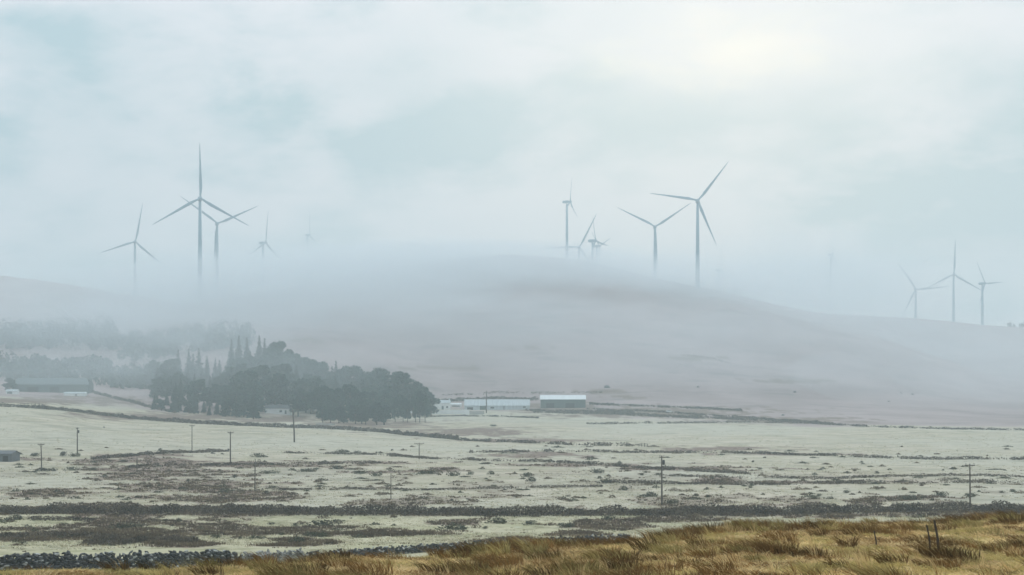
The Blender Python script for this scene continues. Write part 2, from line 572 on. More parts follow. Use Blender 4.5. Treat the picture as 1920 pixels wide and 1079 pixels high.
def mat_volume(name, col, dens, aniso=0.25):
    m = bpy.data.materials.new(name)
    m.use_nodes = True
    t = NT(m.node_tree)
    v = t.n('ShaderNodeVolumePrincipled')
    v.inputs['Color'].default_value = col
    v.inputs['Density'].default_value = dens
    v.inputs['Anisotropy'].default_value = aniso
    o = t.n('ShaderNodeOutputMaterial')
    t.link(v.outputs[0], o.inputs['Volume'])
    return m


M = dict(
    ground=mat_ground(),
    turbine=mat_plain('turbine_hazed_paint', (0.19, 0.32, 0.39), 0.45, 0.12, 0.06, spec=0.4),  # white turbines; the blue-grey cast of the haze is put into this colour
    pole=mat_plain('pole_timber', (0.13, 0.11, 0.09), 0.85, 0.4, 2.0, stretch=(6, 6, 0.5)),
    iron=mat_plain('dark_iron', (0.06, 0.06, 0.065), 0.6, 0.3, 4.0),
    ceramic=mat_plain('insulator_glaze', (0.30, 0.27, 0.24), 0.3, 0.2, 8.0),
    post=mat_plain('grey_post_timber', (0.075, 0.062, 0.05), 0.9, 0.45, 5.0, stretch=(8, 8, 0.6)),
    white=mat_plain('white_render', (0.74, 0.76, 0.75), 0.8, 0.14, 0.5, stretch=(1, 1, 0.5)),
    palesteel=mat_plain('pale_steel_sheet', (0.52, 0.58, 0.59), 0.55, 0.3, 0.35, stretch=(6, 0.5, 0.5)),
    brightsteel=mat_plain('pale_fibre_sheet', (0.78, 0.82, 0.82), 0.6, 0.16, 0.3, stretch=(5, 0.6, 0.6)),
    greyroof=mat_plain('weathered_roof_sheet', (0.14, 0.18, 0.185), 0.6, 0.3, 0.4, stretch=(6, 0.5, 0.5)),
    darksteel=mat_plain('green_grey_sheet', (0.085, 0.12, 0.115), 0.6, 0.25, 0.4, stretch=(6, 6, 0.4)),
    slate=mat_plain('slate', (0.12, 0.13, 0.14), 0.6, 0.25, 1.2),
    opening=mat_plain('painted_opening_shade', (0.03, 0.032, 0.034), 0.7, 0.3, 1.0),  # near-black colour standing in for the shade inside the sheds
    glass=mat_plain('window_glass', (0.06, 0.075, 0.085), 0.1, 0.2, 1.0, spec=0.6),
    stone=mat_plain('field_stone', (0.15, 0.155, 0.16), 0.85, 0.7, 1.6, col2=(0.022, 0.024, 0.027)),
    palestone=mat_plain('lichened_stone', (0.42, 0.42, 0.39), 0.85, 0.5, 1.2, col2=(0.05, 0.05, 0.048)),
    concrete=mat_plain('concrete', (0.40, 0.40, 0.38), 0.85, 0.25, 0.7),
    conifer=mat_leaf('conifer_needles', [(0.004, 0.022, 0.020), (0.010, 0.042, 0.036), (0.025, 0.07, 0.058)], 0.35, 0.05),
    broad=mat_leaf('broad_leaves', [(0.004, 0.024, 0.022), (0.012, 0.048, 0.042), (0.032, 0.088, 0.072)], 0.3, 0.1),
    bark=mat_plain('bark', (0.09, 0.075, 0.06), 0.9, 0.4, 1.5, stretch=(4, 4, 0.5)),
    gorse=mat_leaf('gorse_leaves', [(0.035, 0.04, 0.026), (0.065, 0.072, 0.042), (0.12, 0.12, 0.07)], 1.2, 0.1),
    scrub=mat_leaf('hedge_leaves', [(0.045, 0.036, 0.026), (0.095, 0.076, 0.055), (0.18, 0.145, 0.10)], 0.25, 0.08, False),
    rush=mat_leaf('rush_stems', [(0.07, 0.052, 0.032), (0.145, 0.108, 0.068), (0.26, 0.205, 0.125)], 0.25, 0.15, False),
    paintred=mat_plain('dull_red_paint', (0.25, 0.06, 0.05), 0.5, 0.2, 2.0),
    rubber=mat_plain('rubber', (0.025, 0.025, 0.025), 0.8, 0.2, 4.0),
    car=mat_plain('white_car_paint', (0.78, 0.79, 0.79), 0.3, 0.05, 1.0, spec=0.5),
)


def mat_grass():
    m, t, p = mat_new('bank_grass_blades')
    tone = t.n('ShaderNodeAttribute', attribute_name='tone').outputs['Fac']
    spec_ = t.n('ShaderNodeAttribute', attribute_name='species').outputs['Fac']
    straw = t.mix(tone, c4(0.36, 0.22, 0.085), c4(0.86, 0.68, 0.37))
    rush = t.mix(tone, c4(0.062, 0.042, 0.018), c4(0.33, 0.19, 0.07))
    moss = t.mix(tone, c4(0.18, 0.15, 0.055), c4(0.64, 0.53, 0.23))
    c = t.mix(t.ramp(spec_, 0.30, 0.40), straw, moss)
    c = t.mix(t.ramp(spec_, 0.62, 0.72), c, rush)
    t.link(c, p.inputs['Base Color'])
    p.inputs['Roughness'].default_value = 0.75
    tr = t.n('ShaderNodeBsdfTranslucent')
    t.link(c, tr.inputs[0])
    mx = t.n('ShaderNodeMixShader')
    mx.inputs[0].default_value = 0.3
    t.link(p.outputs[0], mx.inputs[1])
    t.link(tr.outputs[0], mx.inputs[2])
    t.link(mx.outputs[0], t.t.nodes['Material Output'].inputs[0])
    return m


def mat_stones():
    m, t, p = mat_new('wall_stones')
    rn = t.n('ShaderNodeNewGeometry').outputs['Random Per Island']
    oc = t.n('ShaderNodeTexCoord').outputs['Object']
    nz = t.noise(oc, 3.0, 5, 0.65)
    c = t.mix(t.ramp(rn, 0.0, 0.8), c4(0.016, 0.018, 0.02), c4(0.085, 0.09, 0.092))
    c = t.mix(t.ramp(rn, 0.86, 0.93), c, c4(0.42, 0.43, 0.41))
    c = t.mix(t.math('MULTIPLY', t.ramp(nz, 0.6, 0.72), 0.7), c, c4(0.30, 0.31, 0.28))     # lichen blotches
    t.link(c, p.inputs['Base Color'])
    p.inputs['Roughness'].default_value = 0.85
    return m


M['grass'] = mat_grass()
_m, _t, _p = mat_new('frosty_winter_grass')
_c = _t.mix(_t.n('ShaderNodeAttribute', attribute_name='tone').outputs['Fac'], c4(0.29, 0.265, 0.16), c4(0.86, 0.785, 0.61))
_t.link(_c, _p.inputs['Base Color'])
_p.inputs['Roughness'].default_value = 0.85
M['frost_grass'] = _m
M['stone_wall'] = mat_stones()

# ================================================================== the ground
gme = ground_sheet()
gme.materials.append(M['ground'])
g = link(bpy.data.objects.new('ground', gme))
tag(g, 'rough pasture, moor and hillside under the mist', 'ground', kind='structure')


# ================================================================== wind turbines
BL, HUB = 49.0, 85.0


def make_turbine_meshes():
    t = MB()
    zs = [-6, 0, 10, 30, 55, HUB - 2.0]
    t.tube([(0, 0, z) for z in zs], [2.45, 2.4, 2.25, 1.95, 1.6, 1.25], 20)
    tower = t.build('tower', M['turbine'], smooth=True)
    n = MB()
    # nacelle: tapered rounded box along +y (rotor at -y)
    secs = [(-3.4, 1.25, 1.3), (-2.6, 1.7, 1.75), (1, 1.9, 1.95), (4.2, 1.8, 1.8), (5.6, 1.45, 1.35), (5.9, 0.9, 0.8)]
    vs_, fs = [], []
    K = 12
    for (y, a, b) in secs:
        for k in range(K):
            th = 2 * math.pi * k / K
            ca, sa = math.cos(th), math.sin(th)
            vs_.append((a * math.copysign(abs(ca) ** 0.55, ca), y, HUB + b * math.copysign(abs(sa) ** 0.55, sa)))
    for i in range(len(secs) - 1):
        for k in range(K):
            fs.append((i * K + k, (i + 1) * K + k, (i + 1) * K + (k + 1) % K, i * K + (k + 1) % K))
    fs += [tuple(range(K)), tuple(reversed(range((len(secs) - 1) * K, len(secs) * K)))]
    n.add(vs_, fs)
    n.box((0, 4.6, HUB + 2.3), (0.12, 0.12, 1.6))
    nacelle = n.build('nacelle', M['turbine'], smooth=False)
    h = MB()
    ys = [-6.6, -6.4, -5.9, -5.0, -4.1, -3.42]
    h.tube([(0, y, 0) for y in ys], [0.2, 0.75, 1.2, 1.55, 1.55, 1.35], 14)
    hub = h.build('hub', M['turbine'], smooth=True)
    b = MB()
    st = [(0.9, 0.85, 0.85, 0), (2.5, 0.95, 0.8, 6), (6, 1.5, 0.55, 16), (10, 2.05, 0.42, 14), (16, 1.75, 0.32, 9), (24, 1.35, 0.24, 5),
          (33, 0.98, 0.17, 2), (41, 0.66, 0.11, 0), (46.5, 0.4, 0.07, -1), (BL, 0.1, 0.03, -1)]
    vs_, fs = [], []
    K = 10
    for (z, ch, th, tw) in st:
        for k in range(K):
            a = 2 * math.pi * k / K
            ch_ = ch * (0.72 if z > 4 else 0.9)
            x, y = ch_ * math.cos(a) + (ch_ * 0.35 if z > 4 else 0), th * math.sin(a)
            tr = R(tw)
            vs_.append((x * math.cos(tr) - y * math.sin(tr), -4.7 + x * math.sin(tr) + y * math.cos(tr) - 0.0009 * z * z, z))
    for i in range(len(st) - 1):
        for k in range(K):
            fs.append((i * K + k, i * K + (k + 1) % K, (i + 1) * K + (k + 1) % K, (i + 1) * K + k))
    fs += [tuple(reversed(range(K))), tuple(range((len(st) - 1) * K, len(st) * K))]
    b.add(vs_, fs)
    blade = b.build('blade', M['turbine'], smooth=True)
    return tower, nacelle, hub, blade


_tw, _na, _hu, _bl = make_turbine_meshes()
_protos = (_tw, _na, _hu, _bl)
_tm = [o.data for o in _protos]
for o in _protos:
    bpy.data.objects.remove(o)

# hub column, hub row, blade length in px, angle of first blade, yaw, distance override, label
TURB = [
    (375, 373, 103, 91, 4, None, 'tallest white wind turbine of the left group, one blade pointing straight up'),
    (407, 420, 84, 25, 6, None, 'wind turbine just right of the tallest one, blades raised in a wide V'),
    (253, 454, 73, 80, 8, None, 'leftmost wind turbine, standing alone with one blade nearly upright'),
    (493, 456, 61, 87, 52, 2000, 'pale small turbine right of the left group, half dissolved in fog'),
    (577, 441, 44, 93, 62, 3350, 'faintest turbine, a ghost of one blade in the fog right of the left group'),
    (1063, 379, 48, 88, 74, 2050, 'turbine seen edge on above the hilltop, its rotor a thin upright line'),
    (1086, 464, 70, 63, 6, None, 'turbine low behind the hilltop with one blade slanting up to the right'),
    (1111, 452, 48, 112, 62, 1950, 'thin turbine seen at an angle behind the hilltop, its blade leaning left'),
    (1119, 462, 42, 26, 60, 2250, 'smallest turbine of the hilltop knot, blade pointing up right'),
    (1228, 426, 80, 33.5, 4, None, 'wind turbine on the hill shoulder whose two blades make an open Y'),
    (1308, 377, 92, 52, 6, None, 'largest turbine of the middle group with one blade raised up to the right'),
    (1347, 507, 45, 93, 66, 2600, 'faint turbine low at the right edge of the hill, tower lost in fog'),
    (1717, 543, 60, 4, 4, 2150, 'left turbine of the far right three, one blade lying level'),
    (1788, 515, 64, 88, 5, 2140, 'middle and clearest turbine of the far right three, one blade upright'),
    (1842, 532, 50, 125, 52, 2160, 'right turbine of the far right three, thin and turned away'),
    (1557, 478, 52, 96, 78, 2950, 'ghostly turbine tower almost lost in fog on the right ridge'),
]
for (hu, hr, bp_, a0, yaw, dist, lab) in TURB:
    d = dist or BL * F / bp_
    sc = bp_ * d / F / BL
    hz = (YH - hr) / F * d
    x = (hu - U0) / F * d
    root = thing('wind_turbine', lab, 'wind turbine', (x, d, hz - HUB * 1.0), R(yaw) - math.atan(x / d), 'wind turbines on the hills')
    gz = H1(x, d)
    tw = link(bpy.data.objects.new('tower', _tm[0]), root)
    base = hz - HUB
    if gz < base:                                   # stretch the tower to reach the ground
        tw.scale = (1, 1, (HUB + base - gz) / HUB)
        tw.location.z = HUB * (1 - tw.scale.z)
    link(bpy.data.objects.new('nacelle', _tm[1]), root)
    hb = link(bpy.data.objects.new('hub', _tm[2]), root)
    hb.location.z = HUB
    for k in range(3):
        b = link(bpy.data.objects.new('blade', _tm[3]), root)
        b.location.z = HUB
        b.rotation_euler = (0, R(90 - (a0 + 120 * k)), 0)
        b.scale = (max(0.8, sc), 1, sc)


# ================================================================== utility poles
def make_pole(kind, h, label, p, lean=0.0, rz=0.0, r=0.14):
    root = thing('utility_pole', label, 'utility pole', p, rz, 'utility poles across the fields')
    m = MB()
    m.tube([(0, 0, -0.8), (lean * 0.15, 0, h * 0.35), (lean * 0.55, 0, h * 0.7), (lean, 0, h)], [r * 1.1, r, r * 0.88, r * 0.72], 9)
    m.build('shaft', M['pole'], root, True)
    if kind != 'bare':
        wdt = {'t': 2.6, 'arm': 1.5, 'short': 0.8}[kind]
        z = h - 0.25
        a = MB()
        a.box((lean, -r - 0.06, z), (wdt, 0.12, 0.14))
        if kind != 'short':
            a.tube([(lean - wdt * 0.32, -r - 0.03, z), (lean, -r, z - 0.6)], 0.03, 5)
            a.tube([(lean + wdt * 0.32, -r - 0.03, z), (lean, -r, z - 0.6)], 0.03, 5)
        a.build('crossarm', M['pole'], root)
        for s in ((-0.45, 0.0, 0.45) if kind == 't' else (-0.42, 0.42)):
            i = MB()
            i.tube([(lean + s * wdt, -r - 0.06, z + 0.072), (lean + s * wdt, -r - 0.06, z + 0.17), (lean + s * wdt, -r - 0.06, z + 0.19), (lean + s * wdt, -r - 0.06, z + 0.34)], [0.03, 0.03, 0.075, 0.05], 7)
            i.build('insulator', M['ceramic'], root)
    if kind == 'short':
        b = MB()
        b.tube([(lean + 0.32, 0, h - 1.5), (lean + 0.32, 0, h - 1.45), (lean + 0.32, 0, h - 0.75), (lean + 0.32, 0, h - 0.7)], [0.1, 0.2, 0.2, 0.1], 9)
        b.build('transformer_can', M['iron'], root)
    return root


POLES = [  # u, base row, top row, kind, lean, radius, label
    (78, 884, 832, 'arm', -0.15, .13, 'leftmost utility pole, leaning a little, near the dark shed'),
    (145, 853, 802, 'short', 0.0, .13, 'utility pole with a small box at its top, standing in the pale left field'),
    (257, 880, 858, 'bare', 0.0, .13, 'shortest pole, a stub standing in the dark heather on the left'),
    (360, 847, 797, 'arm', 0.0, .09, 'thin faint pole at the wall end in the left field'),
    (432, 870, 810, 'arm', 0.0, .14, 'dark pole with a small crossarm left of the wood front'),
    (478, 922, 861, 'bare', 0.05, .10, 'slender bare pole at the field bank left of centre'),
    (552, 830, 770, 'short', -0.55, .17, 'dark pole leaning left in front of the misty wood'),
    (733, 937, 888, 'bare', 0.0, .07, 'thin bare pole standing above the dark hedge near the centre'),
    (786, 862, 831, 't', 0.0, .10, 'pole with a wide T crossarm in the pale central field'),
    (1241, 948, 855, 'short', -0.03, .14, 'tallest dark pole, right of centre above the dark hedge'),
    (1819, 951, 870, 'arm', -0.05, .13, 'rightmost utility pole with a crossarm, above the grass bank'),
    (912, 775, 733, 'bare', 0.0, .12, 'pole beside the white farm shed at the foot of the hill'),
]
for (u, rb, rt, kind, lean, rad, lab) in POLES:
    p = G(u, rb, 700 if rb < 780 else 105)
    h = (rb - rt) / F * p.y
    make_pole(kind, h, lab, p, lean, 0.15 - math.atan(p.x / p.y), rad * max(1.0, p.y / 330))


# ================================================================== buildings
def shed(name, label, cat, u0, u1, base, eave, ridge, d, depth, wallm, roofm, rz=0.0, over=0.35, openings=(), hip=0.0):
    """pitched-roof shed whose long wall spans columns u0..u1, standing at distance d"""
    uc = (u0 + u1) / 2
    d = G(uc, base, 700 if base < 800 else 300).y
    L = (u1 - u0) / F * d
    x = (uc - U0) / F * d
    z0 = H1(x, d)
    he, hr = (base - eave) / F * d, (base - ridge) / F * d
    root = thing(name, label, cat, (x, d, z0), rz)
    wm = MB()
    wv = [(-L/2, 0, -2), (L/2, 0, -2), (L/2, depth, -2), (-L/2, depth, -2), (-L/2, 0, he), (L/2, 0, he), (L/2, depth, he), (-L/2, depth, he), (-L/2, depth/2, hr - 0.08), (L/2, depth/2, hr - 0.08)]
    wm.add(wv, [(0, 1, 5, 4), (1, 2, 6, 9, 5), (2, 3, 7, 6), (3, 0, 4, 8, 7)])
    wm.build('wall', wallm, root)
    rm = MB()
    sl_ = (hr - he) / (depth / 2)
    for s in (0, 1):
        ye = -over if s == 0 else depth + over
        ze = he - over * sl_
        a, b = -L/2 - over, L/2 + over
        v = [(a, ye, ze), (b, ye, ze), (b - hip, depth/2, hr), (a + hip, depth/2, hr), (a, ye, ze + 0.16), (b, ye, ze + 0.16), (b - hip, depth/2, hr + 0.16), (a + hip, depth/2, hr + 0.16)]
        f = [(0, 3, 2, 1), (4, 5, 6, 7), (0, 1, 5, 4), (1, 2, 6, 5), (3, 0, 4, 7)]
        if s:
            f = [tuple(reversed(q)) for q in f]
        rm.add(v, f)
    rm.build('roof', roofm, root)
    for (kind, o0, o1, zb, zt) in openings:          # fractions along the wall, metres up
        c, wd = -L/2 + (o0 + o1) / 2 * L, (o1 - o0) * L
        om = MB()
        if kind == 'window':
            om.box((c, -0.03, (zb + zt) / 2), (wd, 0.05, zt - zb))
            wo = om.build('window', M['glass'], root)
            fr = MB()
            for sx in (-1, 1):
                fr.box((c + sx * wd / 2, -0.05, (zb + zt) / 2), (0.1, 0.1, zt - zb + 0.1))
            fr.box((c, -0.06, zb - 0.06), (wd + 0.3, 0.14, 0.1))
            fr.build('frame', M['concrete'], wo)
        elif kind == 'door':
            om.box((c, -0.03, (zb + zt) / 2), (wd, 0.06, zt - zb))
            om.build('door', M['darksteel'], root)
        else:
            om.box((c, -0.02, (zb + zt) / 2), (wd, 0.06, zt - zb))  # no hole in the wall: a near-black panel paints the shade inside
            om.build('opening', M['opening'], root)
    return root, L, he, hr


def chimney(root, x, y, z, h):
    m = MB()
    m.box((x, y, z + h / 2 - 0.5), (0.9, 0.7, h + 1.0))
    m.box((x, y, z + h + 0.06), (1.05, 0.85, 0.12))
    m.tube([(x, y, z + h + 0.12), (x, y, z + h + 0.5)], 0.14, 7)
    m.build('chimney', M['white'], root)


# left farm
shed('farm_shed', 'long dark farm shed with a grey roof at the left edge of the mist', 'farm shed', 22, 166, 737, 722, 710, 830, 11, M['darksteel'], M['greyroof'], 0.0, 0.4,
     [('opening', 0.2, 0.35, 0, 3.2), ('opening', 0.5, 0.62, 0, 3.2)], hip=2.6)
shed('outbuilding', 'small white outbuilding in front of the dark mound at the far left', 'outbuilding', 11, 32, 739, 734, 731, 800, 4.0, M['white'], M['palesteel'], 0.0, 0.2, [('door', 0.1, 0.55, 0, 1.2)])
shed('outbuilding', 'low white lean-to in front of the long dark shed', 'outbuilding', 120, 161, 743, 738.5, 736, 800, 3.0, M['white'], M['palesteel'], 0.0, 0.15, [('opening', 0.52, 0.58, 0, 1.0)])
shed('field_shed', 'low dark field shed cut by the left edge of the picture', 'field shed', -45, 23, 866, 852, 847, 385, 5.0, M['slate'], M['slate'], R(-5), 0.15, [('opening', 0.75, 0.9, 0, 1.4)])
# cottage pieces glimpsed under the wood
shed('cottage', 'pale cottage half hidden under the misty trees left of the leaning pole', 'cottage', 497, 546, 777, 766, 760, 800, 6.0, M['white'], M['slate'], 0.0, 0.25,
     [('window', 0.55, 0.65, 1.0, 2.0), ('door', 0.75, 0.82, 0, 2.0)])
shed('stone_barn', 'small round topped pale barn glimpsed through the trunks of the wood', 'barn', 560, 587, 775, 765, 758, 805, 6.0, M['concrete'], M['concrete'], 0.0, 0.1,
     [('opening', 0.44, 0.56, 0, 2.0)])
r_, L_, he_, hr_ = shed('farmhouse', 'white farmhouse behind the tree trunks at the right end of the wood', 'farmhouse', 730, 794, 775, 758, 748, 835, 7.0, M['white'], M['slate'], 0.0, 0.25,
     [('window', 0.12, 0.2, 1.0, 2.3), ('window', 0.36, 0.44, 1.0, 2.3), ('door', 0.53, 0.6, 0, 2.2), ('window', 0.76, 0.84, 1.0, 2.3)])
chimney(r_, -L_ / 2 + 0.6, 3.5, hr_, 1.0)
chimney(r_, L_ / 2 - 0.6, 3.5, hr_, 1.0)
r_, L_, he_, hr_ = shed('cottage', 'little white cottage just right of the wood with a dark doorway', 'cottage', 806, 844, 769, 757, 752, 870, 6.0, M['white'], M['palesteel'], 0.0, 0.2,
     [('window', 0.16, 0.27, 0.9, 2.0), ('door', 0.58, 0.68, 0, 2.1), ('window', 0.8, 0.9, 0.9, 2.0)])
chimney(r_, L_ / 2 - 0.6, 3.0, hr_, 0.7)
shed('trailer_shed', 'low bright white shed between the small cottage and the long white shed', 'shed', 845, 865, 764, 759.5, 757.5, 868, 3.5, M['white'], M['brightsteel'], 0.0, 0.2, [('opening', 0.1, 0.85, 0.15, 0.75)])
shed('farm_barn', 'long white farm shed with a grey door beside the pole', 'farm shed', 871, 993, 769, 761, 750, 885, 12, M['palesteel'], M['palesteel'], 0.0, 0.3,
     [('door', 0.235, 0.33, 0, 2.3), ('opening', 0.04, 0.13, 0, 1.5), ('opening', 0.40, 0.455, 0.8, 1.7), ('opening', 0.60, 0.612, 0, 2.3), ('window', 0.90, 0.94, 1.2, 2.1)])
shed('cattle_shed', 'dark walled cattle shed with the brightest white roof', 'cattle shed', 1014, 1098, 766, 749.5, 742, 905, 11, M['darksteel'], M['brightsteel'], 0.0, 0.35,
     [('opening', 0.12, 0.3, 0, 3.0), ('opening', 0.55, 0.75, 0, 3.0)])


def low_wall(label, u0, u1, base, top, d, mat, thick=0.5):
    d = G((u0 + u1) / 2, base, 650).y
    L = (u1 - u0) / F * d
    x = ((u0 + u1) / 2 - U0) / F * d
    z0 = H1(x, d)
    h = (base - top) / F * d
    m = MB()
    rnd = random.Random(int(u0))
    n = max(3, int(L / 1.5))
    vs_, fs = [], []
    for i in range(n + 1):
        t = -L / 2 + L * i / n
        hh = h + rnd.uniform(-0.06, 0.06)
        vs_ += [(t, 0, -1), (t, 0, hh), (t, thick, hh), (t, thick, -1)]
    for i in range(n):
        for k in range(4):
            fs.append((i * 4 + k, i * 4 + (k + 1) % 4, i * 4 + 4 + (k + 1) % 4, i * 4 + 4 + k)[::-1])
    fs += [(0, 1, 2, 3), tuple(reversed(range(n * 4, n * 4 + 4)))]
    m.add(vs_, fs)
    o = m.build('yard_wall', mat)
    o.location = (x, d, z0)
    return tag(o, label, 'wall')


low_wall('long white yard wall running right from the wood below the cottage', 797, 866, 777, 769.5, 845, M['white'])
low_wall('white yard wall with a grey stretch in front of the long white shed', 866, 880, 778, 768.5, 850, M['white'])
low_wall('grey concrete yard wall right of the white one by the pole', 880.3, 908, 778, 771.5, 851, M['concrete'])
low_wall('short bright wall in front of the leaning pole at the wood foot', 592, 628, 797, 794.5, 735, M['concrete'])


# parked white van-like car out on the moor edge
def parked_car(label, p, rz):
    root = thing('parked_car', label, 'car', p, rz)
    prof = [(-2.1, 0.35), (-2.15, 0.8), (-1.95, 0.95), (-1.75, 1.45), (0.3, 1.5), (1.05, 0.98), (2.0, 0.82), (2.15, 0.5), (2.1, 0.35)]
    m = MB()
    n = len(prof)
    v = [(x, -0.85 + (0.12 if z > 1.2 else 0), z) for x, z in prof] + [(x, 0.85 - (0.12 if z > 1.2 else 0), z) for x, z in prof]
    f = [(i, n + i, n + (i + 1) % n, (i + 1) % n) for i in range(n)] + [tuple(range(n)), tuple(reversed(range(n, 2 * n)))]
    m.add(v, f)
    m.build('body', M['car'], root)
    wn = MB()
    for s in (-1, 1):
        wn.add([(-1.7, s * 0.857, 0.98), (0.75, s * 0.857, 0.98), (0.25, s * 0.752, 1.4), (-1.6, s * 0.752, 1.4)], [(0, 1, 2, 3) if s < 0 else (3, 2, 1, 0)])
    wn.build('window', M['glass'], root)
    for sx in (-1.35, 1.35):
        for sy in (-0.86, 0.86):
            t = MB()
            t.tube([(sx, sy - 0.1, 0.32), (sx, sy + 0.1, 0.32)], 0.32, 12)
            t.build('wheel', M['rubber'], root)


parked_car('small white car parked alone on the dark moor edge right of the farm', G(1256, 775, 500), 0.0)


# ================================================================== trees
rng = np.random.default_rng(7)


def leaf_quads(c, size, r, flat=0.0):
    """one randomly turned leaf-clump quad per centre"""
    n = len(c)
    a = r.normal(size=(n, 3))
    a[:, 2] *= (1 - flat)
    a /= np.linalg.norm(a, axis=1, keepdims=True) + 1e-9
    b = r.normal(size=(n, 3))
    b -= a * np.sum(a * b, 1, keepdims=True)
    b /= np.linalg.norm(b, axis=1, keepdims=True) + 1e-9
    s = (size * r.uniform(0.6, 1.3, n))[:, None] if np.isscalar(size) else (size * r.uniform(0.7, 1.3, n))[:, None]
    asp = r.uniform(0.45, 0.9, n)[:, None]
    return np.stack([c - a * s - b * s * asp * 0.4, c + b * s * asp * -0.9, c + a * s, c + b * s * asp], 1).reshape(-1, 3)


def tree_proto(kind, seed, h):
    r = np.random.default_rng(seed)
    tm = MB()
    cs, sz = [], []
    if kind == 'conifer':
        tm.tube([(0, 0, -1.5), (0, 0, h * 0.5), (0.1, 0, h * 0.97)], [0.28, 0.18, 0.03], 8)
        rad = h * r.uniform(0.15, 0.2)
        z = h * 0.10
        while z < h * 0.99:
            t = (z - h * 0.08) / (h * 0.92)
            rr = rad * (1 - t) ** 0.85 + 0.12
            nb = int(5 + 7 * (1 - t))
            for k in range(nb):
                a = r.uniform(0, 2 * math.pi)
                L = rr * r.uniform(0.65, 1.15)
                m_ = max(3, int(L * 5.5))
                q = r.uniform(0.12, 1, m_)
                cs.append(np.stack([np.cos(a) * L * q, np.sin(a) * L * q, z - 0.28 * L * q + r.normal(0, 0.12, m_)], 1) + r.normal(0, 0.13, (m_, 3)))
                sz.append(np.full(m_, 0.42) * (0.6 + 0.5 * (1 - t)))
            z += h * 0.028 + 0.1
    else:
        tm.tube([(0, 0, -1.5), (0.1, 0.05, h * 0.25), (0, 0.1, h * 0.55)], [0.42, 0.32, 0.2], 8)
        nl = 9
        W_ = h * r.uniform(0.26, 0.34)
        for k in range(nl + 19):
            a = r.uniform(0, 2 * math.pi)
            q = math.sqrt(r.uniform(0.02, 1))
            zz = h * (0.20 + 0.74 * r.uniform(0, 1) ** 0.8)
            wz = math.sqrt(max(0.05, 1 - ((zz / h - 0.5) / 0.52) ** 2)) * r.uniform(0.75, 1.15)
            p = np.array([math.cos(a) * W_ * q * wz, math.sin(a) * W_ * q * wz, zz])
            if k < nl:
                tm.tube([(0, 0.05, h * 0.3 + k * 0.2), tuple(p * np.array([.5, .5, .85])), tuple(p)], [0.16, 0.09, 0.03], 5)
            rc = h * r.uniform(0.07, 0.15)
            m_ = int(95 * (rc / 2) ** 1.3) + 30
            d_ = r.normal(size=(m_, 3))
            d_ /= np.linalg.norm(d_, axis=1, keepdims=True)
            rad_ = r.uniform(0.35, 1, m_)[:, None] ** 0.5 * rc
            cs.append(p + d_ * rad_ * np.array([1.1, 1.1, 0.8]) + r.normal(0, 0.12, (m_, 3)))
            sz.append(np.full(m_, 0.46))
    c, s = np.concatenate(cs), np.concatenate(sz)
    return tm, leaf_quads(c, s, r), ('conifer' if kind == 'conifer' else 'broad')


PROTO = {}
for kind, n in (('conifer', 4), ('broad', 5)):
    for i in range(n):
        h = {'conifer': 17, 'broad': 14}[kind]
        tm, lq, mk = tree_proto(kind, 100 + i * 7 + (50 if kind == 'broad' else 0), h)
        to = tm.build('trunk', M['bark'], smooth=True)
        co = quads_object('crown', lq, M[mk])
        PROTO[(kind, i)] = (to.data, co.data, h)
        bpy.data.objects.remove(to)
        bpy.data.objects.remove(co)


def tree(name, kind, i, p, h, label, rnd, group, wide=1.0):
    tm, cm, h0 = PROTO[(kind, i)]
    root = thing(name, label, 'tree', p, rnd.uniform(0, 6.28), group)
    s = h / h0
    root.scale = (s * wide, s * wide, s)
    link(bpy.data.objects.new('trunk', tm), root)
    link(bpy.data.objects.new('crown', cm), root)
    return root


rnd = random.Random(5)
# skyline of the wood: column, row of the tree top, distance, kind, label
SKY = [
    (290, 672, 960, 'broad', 'broad dim tree at the left end of the wood'),
    (334, 655, 965, 'conifer', 'slim conifer, first of the spiky tops at the left of the wood'),
    (354, 654, 965, 'conifer', 'taller spiky conifer second from the left in the wood'),
    (373, 652, 960, 'conifer', 'pointed conifer with the darkest tip left of the main crown line'),
    (388, 667, 955, 'conifer', 'short conifer in the dip before the tall conifers'),
    (404, 672, 950, 'conifer', 'low conifer right at the dip of the wood skyline'),
    (434, 636, 1000, 'conifer', 'leftmost of the tall conifers on top of the wood'),
    (448, 629, 1000, 'conifer', 'highest conifer on top of the wood'),
    (463, 633, 1000, 'conifer', 'bushy tall conifer right of the highest one'),
    (486, 629, 1000, 'conifer', 'sharp conifer spire near the middle of the tall row'),
    (496, 634, 995, 'conifer', 'last conifer spire before the rounded crowns'),
    (517, 642, 985, 'broad', 'first rounded crown right of the conifer spires'),
    (540, 652, 975, 'broad', 'rounded crown on the falling skyline of the wood'),
    (561, 660, 965, 'broad', 'third rounded crown down the falling skyline'),
    (587, 674, 955, 'broad', 'rounded crown in the notch of the skyline'),
    (604, 678, 950, 'broad', 'small crown just past the skyline notch'),
    (630, 677, 940, 'conifer', 'dark conifer tip standing alone mid skyline'),
    (648, 686, 935, 'broad', 'low round crown right of the lone conifer tip'),
    (668, 685, 930, 'broad', 'round crown above the centre of the wood front'),
    (690, 697, 920, 'broad', 'flat crown before the last clump of the wood'),
    (710, 692, 915, 'broad', 'dense crown at the left of the last clump'),
    (735, 692, 905, 'broad', 'dense crown crowning the last clump'),
    (757, 697, 898, 'broad', 'dark rounded crown sloping to the right end of the wood'),
    (775, 712, 892, 'broad', 'dark crown one step down the right end of the wood'),
    (792, 722, 888, 'broad', 'small dark crown near the right end of the wood'),
    (808, 735, 885, 'broad', 'rightmost little tree of the wood beside the cottage'),
]
